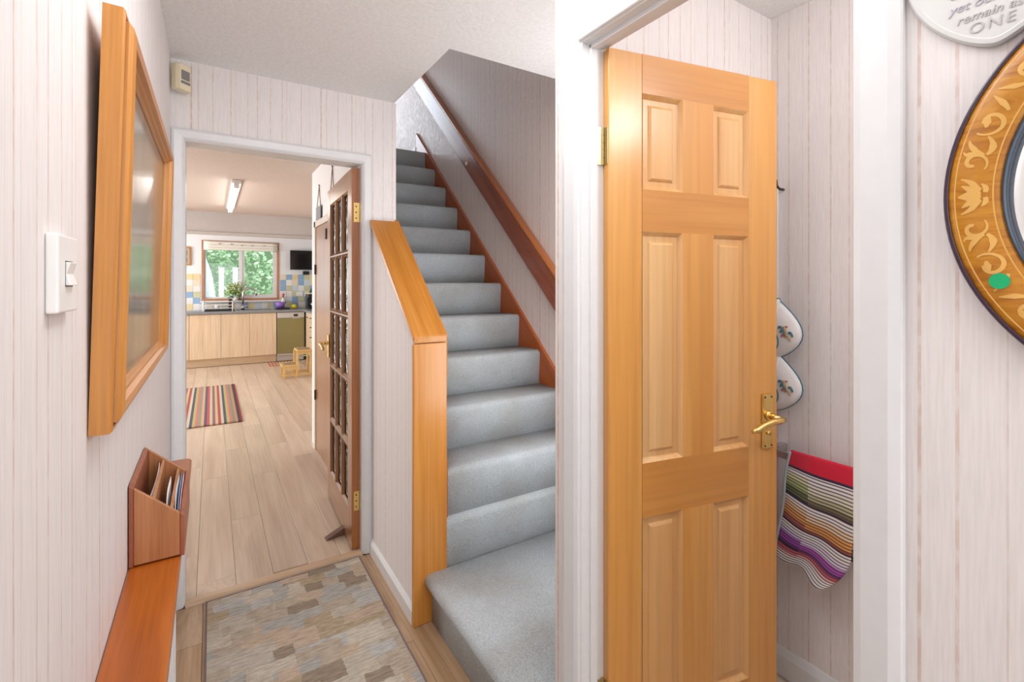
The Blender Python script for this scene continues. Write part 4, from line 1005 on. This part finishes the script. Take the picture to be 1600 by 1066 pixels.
# ------------------------------------------------------------------ kitchen
# base units
def knob(parent, x, y, z, axis='y'):
    d = (0, -1, 0) if axis == 'y' else (-1, 0, 0)
    pts = [(x + d[0] * t, y + d[1] * t, z) for t in (0, 0.010, 0.016, 0.024, 0.028)]
    MB().tube(pts, [0.005, 0.005, 0.012, 0.013, 0.006], 10).build('knob', 'darkmetal', parent, 0, True)
def unit(name, x0, x1, doors, label, knobs):
    u = tag(empty(name, ((x0 + x1) / 2, 9.6, 0)), label, 'cabinet', 'beech base units under the window')
    def wc(o): return world_child(o, u)
    wc(MB().box(x0 + .002, x1 - .002, 9.345, 9.89, 0.13, 0.868).build('carcass', 'beech'))
    wc(MB().box(x0, x1, 9.39, 9.41, 0.0, 0.13).build('plinth', 'beech_y'))
    n = len(doors) - 1
    for i in range(n):
        d = MB().box(doors[i] + .0025, doors[i + 1] - .0025, 9.322, 9.343, 0.135, 0.862).build('door', 'beech', None, 0.002, seg=1); wc(d)
        k = knobs[i]
        kk = MB().tube([(k, 9.322, 0.79), (k, 9.306, 0.79), (k, 9.302, 0.765), (k, 9.306, 0.735), (k, 9.322, 0.735)], 0.007, 8).build('handle', 'darkmetal', None, 0, True)
        kk.parent = d; kk.matrix_parent_inverse = d.matrix_parent_inverse.copy(); 
    return u
unit('base_cabinet', -0.75, -0.31, [-0.75, -0.31], 'beech base cabinet at the edge of the doorway view', [-0.40])
unit('base_cabinet', -0.31, 0.13, [-0.31, 0.13], 'beech base cabinet with one door under the dish rack', [0.075])
unit('base_cabinet', 0.13, 0.965, [0.13, 0.55, 0.965], 'double-door beech base cabinet under the sink tap', [0.50, 0.60])
dw = tag(empty('dishwasher', (1.2, 9.6, 0)), 'olive-fronted slim dishwasher with a silver control panel beside the base cabinets', 'dishwasher')
for nm, mt, b_ in (('body', 'silver', (0.975, 1.42, 9.345, 9.88, 0.10, 0.866)), ('door', 'olive', (0.977, 1.418, 9.318, 9.344, 0.14, 0.765)), ('control_panel', 'silver', (0.977, 1.418, 9.318, 9.344, 0.768, 0.862)), ('plinth', 'silver', (0.975, 1.42, 9.40, 9.42, 0.0, 0.10)), ('display', 'black', (1.24, 1.31, 9.314, 9.319, 0.79, 0.83)), ('handle', 'steel', (1.22, 1.36, 9.300, 9.318, 0.752, 0.768))):
    world_child(MB().box(*b_).build(nm, mt, None, 0.003, seg=1), dw)
wt = tag(MB().prism([(-0.76, 9.295), (1.40, 9.295), (1.40, 8.0), (2.09, 8.0), (2.09, 9.898), (-0.76, 9.898)], 'z', 0.870, 0.910).build('worktop', 'worktop', None, 0.005), 'grey laminate worktop under the kitchen window', 'worktop')
du = tag(empty('drawer_unit', (1.75, 8.6, 0)), 'beech drawer unit on the return beyond the stair wall, with dark knobs', 'cabinet')
world_child(MB().box(1.462, 2.09, 8.05, 9.29, 0.13, 0.868).build('carcass', 'beech'), du)
world_child(MB().box(1.50, 1.52, 8.05, 9.29, 0.0, 0.13).build('plinth', 'beech_y'), du)
d = MB().box(1.440, 1.460, 8.98, 9.288, 0.135, 0.862).build('door', 'beech', None, 0.002, seg=1); world_child(d, du); knob(d, 1.440, 9.05, 0.78, 'x')
for i, (z0, z1) in enumerate([(0.135, 0.36), (0.364, 0.55), (0.554, 0.70), (0.704, 0.862)]):
    d = MB().box(1.440, 1.460, 8.45, 8.975, z0, z1).build('drawer', 'beech', None, 0.002, seg=1); world_child(d, du); knob(d, 1.440, 8.72, (z0 + z1) / 2, 'x')
    d2 = None

# window
wn = struct(empty('window_1', (wx0, 9.96, wz0)), 'kitchen window with red-brown outer frame and white sashes')
def wc(o): return world_child(o, wn)
def ring(x0, x1, z0, z1, t, ya, yb): return MB().box(x0, x0 + t, ya, yb, z0, z1).box(x1 - t, x1, ya, yb, z0, z1).box(x0 + t, x1 - t, ya, yb, z0, z0 + t).box(x0 + t, x1 - t, ya, yb, z1 - t, z1)
wc(ring(wx0, wx1, wz0, wz1, 0.035, 9.890, 10.0).build('outer_frame', 'sill_red'))
wc(ring(wx0 + .035, wx1 - .035, wz0 + .035, wz1 - .035, 0.03, 9.93, 9.99).build('inner_frame', 'white'))
wc(MB().box(0.415, 0.470, 9.925, 9.99, wz0 + .065, wz1 - .065).build('mullion', 'white'))
wc(ring(0.470, wx1 - .065, wz0 + .065, wz1 - .065, 0.035, 9.935, 9.985).build('sash', 'white'))
wc(MB().box(wx0 + .065, 0.415, 9.958, 9.962, wz0 + .065, wz1 - .065).build('pane', 'glass'))
wc(MB().box(0.505, wx1 - .10, 9.958, 9.962, wz0 + .10, wz1 - .10).build('pane', 'glass'))
wc(MB().box(wx0 - 0.02, wx1 + 0.02, 9.80, 9.925, wz0 - 0.028, wz0 - 0.002).build('sill', 'white', None, 0.004))
bl = tag(empty('roman_blind', (0.46, 9.87, 2.1)), 'cream patterned roman blind folded up at the top of the kitchen window', 'blind')
for k in range(3):
    world_child(MB().grid(lambda a, b, k=k: (wx0 + .03 + (wx1 - wx0 - .06) * a, 9.878 - 0.004 * k - 0.018 * math.sin(b * PI) , 2.12 - 0.05 * k - 0.055 * b), 12, 6).build('fold', 'blind', None, 0, True, solid=0.003), bl)
for px in (0.12, 0.30, 0.46, 0.62, 0.82):
    world_child(MB().ell((px, 9.856 - .004, 2.065 + random.uniform(-.02, .02)), 0.022, 0.002, 0.010, 8, 5).build('printed_sprig', plain('grey_print', (0.45, 0.40, 0.36), 0.8), None), bl)

# items on the worktop
WZ = 0.911
rkx = tag(empty('dish_rack', (0.10, 9.62, WZ)), 'white wire dish rack on a black tray beside the sink', 'rack')
world_child(MB().box(-0.10, 0.32, 9.45, 9.80, WZ, WZ + 0.03).build('drip_tray', 'black', None, 0.006), rkx)
for z in (0.05, 0.10, 0.16):
    world_child(MB().tube([(-0.12, 9.44, WZ + z), (0.30, 9.44, WZ + z), (0.30, 9.80, WZ + z), (-0.12, 9.80, WZ + z), (-0.12, 9.44, WZ + z)], 0.006, 6).build('wire_hoop', 'plastic'), rkx)
for px in (-0.12, 0.30):
    for py in (9.44, 9.80):
        world_child(MB().tube([(px, py, WZ), (px, py, WZ + 0.17)], 0.007, 6).build('leg', 'plastic'), rkx)
world_child(MB().box(0.245, 0.295, 9.52, 9.60, WZ + 0.031, WZ + 0.20).build('cutlery_holder', 'black', None, 0.006), rkx)
cp = tag(MB().lathe([(0.028, 0), (0.040, 0.075), (0.037, 0.075), (0.026, 0.004)], 20, (0.08, 9.60, WZ + 0.032)).build('cup', 'plastic', None, 0, True), 'white cup draining in the dish rack', 'cup')
tp_ = tag(empty('kitchen_tap', (0.47, 9.74, WZ)), 'tall arched brushed steel kitchen tap at the sink', 'tap')
arcp = [(0.47, 9.74, WZ), (0.47, 9.74, WZ + 0.30)] + [(0.47 + 0.105 - 0.105 * math.cos(t), 9.74, WZ + 0.30 + 0.075 * math.sin(t)) for t in [PI * k / 10 for k in range(1, 11)]] + [(0.68, 9.74, WZ + 0.25)]
world_child(MB().tube(arcp, 0.014, 12).build('spout', 'steel', None, 0, True), tp_)
world_child(MB().tube([(0.47, 9.74, WZ), (0.47, 9.74, WZ + 0.07)], 0.026, 14).build('base', 'steel', None, 0, True), tp_)
world_child(MB().tube([(0.49, 9.74, WZ + 0.055), (0.55, 9.74, WZ + 0.065)], 0.016, 10).build('lever', 'steel', None, 0, True), tp_)
sk_ = tag(empty('sink', (0.6, 9.6, WZ)), 'inset steel sink bowl beside the tap', 'sink')
world_child(ring(0.34, 0.92, 9.36, 9.82, 0.02, WZ, WZ + 0.003).build('rim', 'steel') if False else MB().box(0.34, 0.92, 9.36, 9.385, WZ, WZ + .004).box(0.34, 0.92, 9.80, 9.82, WZ, WZ + .004).box(0.34, 0.36, 9.385, 9.80, WZ, WZ + .004).box(0.90, 0.92, 9.385, 9.80, WZ, WZ + .004).build('rim', 'steel'), sk_)
world_child(MB().box(0.36, 0.90, 9.385, 9.80, WZ + .0002, WZ + 0.001).build('bowl', 'darkmetal'), sk_)
tray = tag(MB().box(0.98, 1.20, 9.50, 9.72, WZ, WZ + 0.03).build('tray', 'black', None, 0.006), 'low black tray under the purple bowl', 'tray')
pb = tag(MB().lathe([(0.060, 0.0), (0.095, 0.10), (0.090, 0.10), (0.056, 0.006)], 24, (1.055, 9.60, WZ + 0.031)).build('washing_bowl', 'purple', None, 0, True), 'purple plastic bowl on the black tray by the tiles', 'bowl')
lm = tag(MB().ell((1.285, 9.62, WZ + 0.042), 0.054, 0.042, 0.042, 16, 10).build('lemon', 'lemon', None, 0, True), 'yellow lemon on the worktop', 'fruit')
bt = tag(empty('bottle', (1.125, 9.80, WZ)), 'white bottle with a pink cap behind the purple bowl', 'bottle')
world_child(MB().lathe([(0.035, 0), (0.035, 0.15), (0.014, 0.19), (0.014, 0.21)], 18, (1.125, 9.80, WZ)).build('body', 'plastic', None, 0, True), bt)
world_child(MB().lathe([(0.017, 0.205), (0.017, 0.24), (0.030, 0.255), (0.008, 0.285)], 14, (1.125, 9.80, WZ)).build('cap', 'pink', None, 0, True), bt)
for i, (px, lb) in enumerate(((1.38, 'double white socket on the tiles beside the lemon'), (1.50, 'narrow white switch plate on the tiles beside the coffee machine'))):
    s_ = tag(empty('socket', (px + 0.04, 9.892, 1.175)), lb, 'socket', 'sockets on the kitchen tiles')
    wdt = 0.055 if i == 0 else 0.04
    world_child(MB().box(px + .04 - wdt, px + .04 + wdt, 9.882, 9.8925, 1.135, 1.215 if i == 0 else 1.18).build('plate', 'plastic', None, 0.003), s_)
    world_child(MB().box(px + .04 - .012, px + .04 + .012, 9.878, 9.883, 1.155, 1.170).build('rocker', 'plastic', None, 0.001), s_)
cm = tag(empty('coffee_machine', (1.62, 9.5, WZ)), 'black coffee machine with a cream top plate at the corner of the worktop', 'coffee machine')
for nm, mt, b_ in (('body', 'black', (1.50, 1.74, 9.55, 9.75, WZ, WZ + 0.27)), ('head', 'black', (1.50, 1.74, 9.40, 9.55, WZ + 0.20, WZ + 0.27)), ('drip_base', 'black', (1.50, 1.74, 9.40, 9.55, WZ, WZ + 0.04)), ('top_plate', 'cream_plastic', (1.49, 1.75, 9.39, 9.76, WZ + 0.271, WZ + 0.295))):
    world_child(MB().box(*b_).build(nm, mt, None, 0.006), cm)
world_child(MB().tube([(1.60, 9.46, WZ + .20), (1.60, 9.46, WZ + .16)], 0.03, 14).build('spout', 'steel', None), cm)
world_child(MB().lathe([(0.055, 0), (0.055, 0.07), (0.045, 0.07), (0.045, 0.006)], 16, (1.60, 9.47, WZ + 0.041)).build('jug', 'steel', None, 0, True), cm)
tag(MB().lathe([(0.085, 0.0), (0.08, 0.02), (0.022, 0.13), (0.015, 0.15)], 20, (1.62, 9.55, WZ + 0.296)).build('coffee_hopper', plain('dark_green_plastic', (0.02, 0.07, 0.05), 0.4), None, 0, True), 'dark green cone-shaped lid standing on the coffee machine', 'lid')

# plant on the sill
pp = tag(empty('potted_flowers', (0.36, 9.855, wz0)), 'white flowers with pale green leaves in a pot on the window sill', 'plant')
world_child(MB().lathe([(0.040, 0), (0.052, 0.09), (0.047, 0.09), (0.045, 0.07)], 18, (0.36, 9.855, wz0)).build('pot', 'plastic', None, 0, True), pp)
def leaf_blob(mb, c, rad, nl, ln):
    for i in range(nl):
        a = random.random() * 2 * PI; e = random.uniform(-0.3, 1.3); rr = rad * random.random() ** 0.4
        d = Vector((math.cos(a) * math.cos(e), 0.35 * math.sin(a) * math.cos(e), math.sin(e)))
        p = Vector(c) + Vector((d.x * rr, d.y * rr, d.z * rr))
        t = Vector((random.uniform(-1, 1), random.uniform(-1, 1), random.uniform(-.4, 1))).normalized(); s_ = t.orthogonal().normalized()
        mb.add([p, p + t * ln * .5 + s_ * ln * .28, p + t * ln, p + t * ln * .5 - s_ * ln * .28], [(0, 1, 2, 3)])
mb = MB(); leaf_blob(mb, (0.36, 9.85, wz0 + 0.14), 0.17, 260, 0.05); o = world_child(mb.build('leaves', 'leaf_light', None, fix=False), pp); o['kind'] = 'stuff'
mb = MB(); leaf_blob(mb, (0.40, 9.84, wz0 + 0.20), 0.18, 130, 0.035); o = world_child(mb.build('petals', 'petal', None, fix=False), pp); o['kind'] = 'stuff'
mb = MB(); leaf_blob(mb, (0.36, 9.83, wz0 + 0.06), 0.09, 60, 0.05); o = world_child(mb.build('dark_leaves', 'leaf', None, fix=False), pp); o['kind'] = 'stuff'
for k in range(5):
    world_child(MB().tube([(0.36, 9.855, wz0 + 0.05), (0.36 + (k - 2) * 0.03, 9.85, wz0 + 0.16), (0.36 + (k - 2) * 0.06, 9.85, wz0 + 0.24)], 0.0025, 5).build('stem', 'leaf'), pp)

# television, framed picture on the far wall
tv = tag(empty('television', (1.47, 9.85, 1.82)), 'small black wall-mounted television to one side of the kitchen window', 'television')
world_child(MB().box(1.245, 1.72, 9.79, 9.83, 1.635, 2.0).build('casing', 'black', None, 0.004), tv)
world_child(MB().box(1.258, 1.707, 9.786, 9.791, 1.655, 1.987).build('screen', 'screen'), tv)
world_child(MB().box(1.44, 1.52, 9.83, 9.898, 1.74, 1.86).build('wall_bracket', 'black'), tv)
tag(MB().box(1.475, 1.585, 9.83, 9.897, 1.545, 1.61).build('set_top_box', 'black', None, 0.004), 'little black box on the wall under the television', 'box')
pk = tag(empty('framed_print', (-0.40, 9.88, 1.84)), 'small print in a wooden frame on the wall beside the kitchen window', 'picture')
world_child(ring(-0.50, -0.305, 1.69, 2.005, 0.022, 9.872, 9.898).build('frame', 'frame_z', None, 0.002, seg=1), pk)
world_child(MB().box(-0.478, -0.327, 9.882, 9.897, 1.712, 1.983).build('mount', plain('grey_mount', (0.45, 0.43, 0.38), 0.6)), pk)
for zz in (1.78, 1.90):
    world_child(MB().box(-0.45, -0.355, 9.880, 9.883, zz - 0.04, zz + 0.04).build('image', 'print'), pk)

# fluorescent light
ft = tag(empty('strip_light', (0.195, 6.0, CE)), 'long lit fluorescent strip light on the kitchen ceiling', 'light')
world_child(MB().box(0.155, 0.235, 5.10, 6.92, CE - 0.035, CE - 0.001).build('housing', 'plastic', None, 0.004), ft)
world_child(MB().tube([(0.195, 5.13, CE - 0.055), (0.195, 6.89, CE - 0.055)], 0.022, 14).build('tube', 'tube', None, 0, True), ft)
for yy in (5.11, 6.91):
    world_child(MB().box(0.172, 0.218, yy - .012, yy + .012, CE - 0.08, CE - 0.03).build('end_cap', 'plastic', None, 0.003), ft)

# striped rug, little mat, step stool
sr = tag(MB().grid(lambda a, b: (-0.50 + 1.0 * a, -1.03 + 2.06 * b, 0.006 + 0.001 * math.sin(b * 30)), 10, 40).build('striped_rug', 'striped_rug', None, 0, True, solid=0.008), 'multicoloured striped rug on the kitchen floor', 'rug')
sr.location = (-0.235, 6.52, 0.001)
cmx = tag(box('door_mat', 'checked_mat', -0.2, 0.2, -0.2, 0.2, 0, 0.008), 'small red checked mat in front of the dishwasher', 'mat')
cmx.location = (1.02, 9.06, 0.001)
so = tag(empty('step_stool', (0.86, 7.60, 0)), 'small two-step pine stool on the kitchen floor beside the drawers', 'stool')
def sbox(nm, mt, *b_): return MB().box(*b_).build(nm, mt, so, 0.003, seg=1)
sbox('lower_tread', 'yellow_pine', 0.0, 0.235, 0.0, 0.34, 0.165, 0.19); sbox('upper_tread', 'yellow_pine', 0.20, 0.42, 0.0, 0.34, 0.375, 0.40)
for px, zt in ((0.015, 0.165), (0.19, 0.375), (0.375, 0.375)):
    for py in (0.01, 0.30):
        sbox('leg', 'yellow_pine', px, px + 0.032, py, py + 0.03, 0.0, zt)
for py in (0.012, 0.302):
    sbox('base_rail', 'yellow_pine', 0.0, 0.41, py, py + 0.026, 0.03, 0.058)
sbox('apron', 'yellow_pine', 0.01, 0.225, 0.008, 0.03, 0.125, 0.165); sbox('apron', 'yellow_pine', 0.20, 0.41, 0.008, 0.03, 0.335, 0.375)
for py in (0.08, 0.20):
    sbox('grip_strip', 'rubber_grey', 0.03, 0.205, py, py + 0.05, 0.190, 0.1925); sbox('grip_strip', 'rubber_grey', 0.225, 0.395, py, py + 0.05, 0.400, 0.4025)

# ------------------------------------------------------------------ garden seen through the window
struct(MB().box(-8, 10, 10.05, 24, -0.35, -0.25).build('ground_garden', 'turf'), 'garden lawn outside the kitchen')
mb = MB()
for k in range(16000):
    x = random.uniform(-5, 7); z = random.uniform(-0.2, 4.2); y = 15.2 + 0.9 * math.sin(x * 1.7 + z) + 0.6 * math.sin(z * 2.3 + x * .6) + random.uniform(-0.5, 0.35)
    t = Vector((random.uniform(-1, 1), random.uniform(-1, .3), random.uniform(-1, 1))).normalized(); s_ = t.orthogonal().normalized(); l = random.uniform(0.10, 0.19)
    p = Vector((x, y, z)); mb.add([p, p + t * l * .5 + s_ * l * .3, p + t * l, p + t * l * .5 - s_ * l * .3], [(0, 1, 2, 3)])
def foliage_mat():
    m, nt, b = new_mat('hedge_leaves')
    n = node(nt, 'ShaderNodeTexNoise'); n.inputs['Scale'].default_value = 3.0; n.inputs['Detail'].default_value = 4; nt.links.new(mapped(nt, 'Position'), n.inputs['Vector'])
    r = ramp(nt, [(0.3, (0.14, 0.26, 0.12)), (0.5, (0.32, 0.47, 0.27)), (0.7, (0.55, 0.66, 0.45))]); nt.links.new(n.outputs['Fac'], r.inputs[0]); nt.links.new(r.outputs[0], b.inputs['Base Color'])
    b.inputs['Roughness'].default_value = 0.5
    return m
M['hedge'] = foliage_mat()
hgd = mb.build('hedge_foliage', 'hedge', None, fix=False); hgd['kind'] = 'stuff'; hgd['label'] = 'tall leafy green hedge beyond the kitchen window'; hgd['category'] = 'hedge'
struct(MB().box(-6, 8, 18.6, 18.8, -0.3, 5.4).build('wall_garden', plain('dark_green_depth', (0.12, 0.2, 0.10), 0.9)), 'dark garden boundary behind the hedge')
for i, (px, lb) in enumerate(((0.17, 'white garden post nearer the grey cover'), (0.42, 'white garden post beside the window mullion'))):
    g = tag(empty('garden_post', (px, 11.6, -0.25)), lb, 'post', 'white posts in the garden')
    MB().box(-0.045, 0.045, -0.04, 0.04, 0, 1.93).build('post', 'gpost', g, 0.004)
    MB().box(-0.052, 0.052, -0.047, 0.047, 1.93, 1.955).build('post_cap', 'gpost', g, 0.006)
def cover_pt(a, b):
    z = -0.25 + 2.75 * b
    xr = 0.10 + 0.205 * (1.0 - z)
    return (-1.0 + (xr + 1.0) * a + 0.012 * math.sin(b * 22), 11.2 - 0.14 * math.sin(a * PI) + 0.02 * math.sin(b * 17 + a * 9), z)
gc = tag(MB().grid(cover_pt, 16, 24).build('parasol_cover', 'tarp', None, 0, True, solid=0.02), 'pale grey fabric cover sloping beside the white garden posts', 'cover')
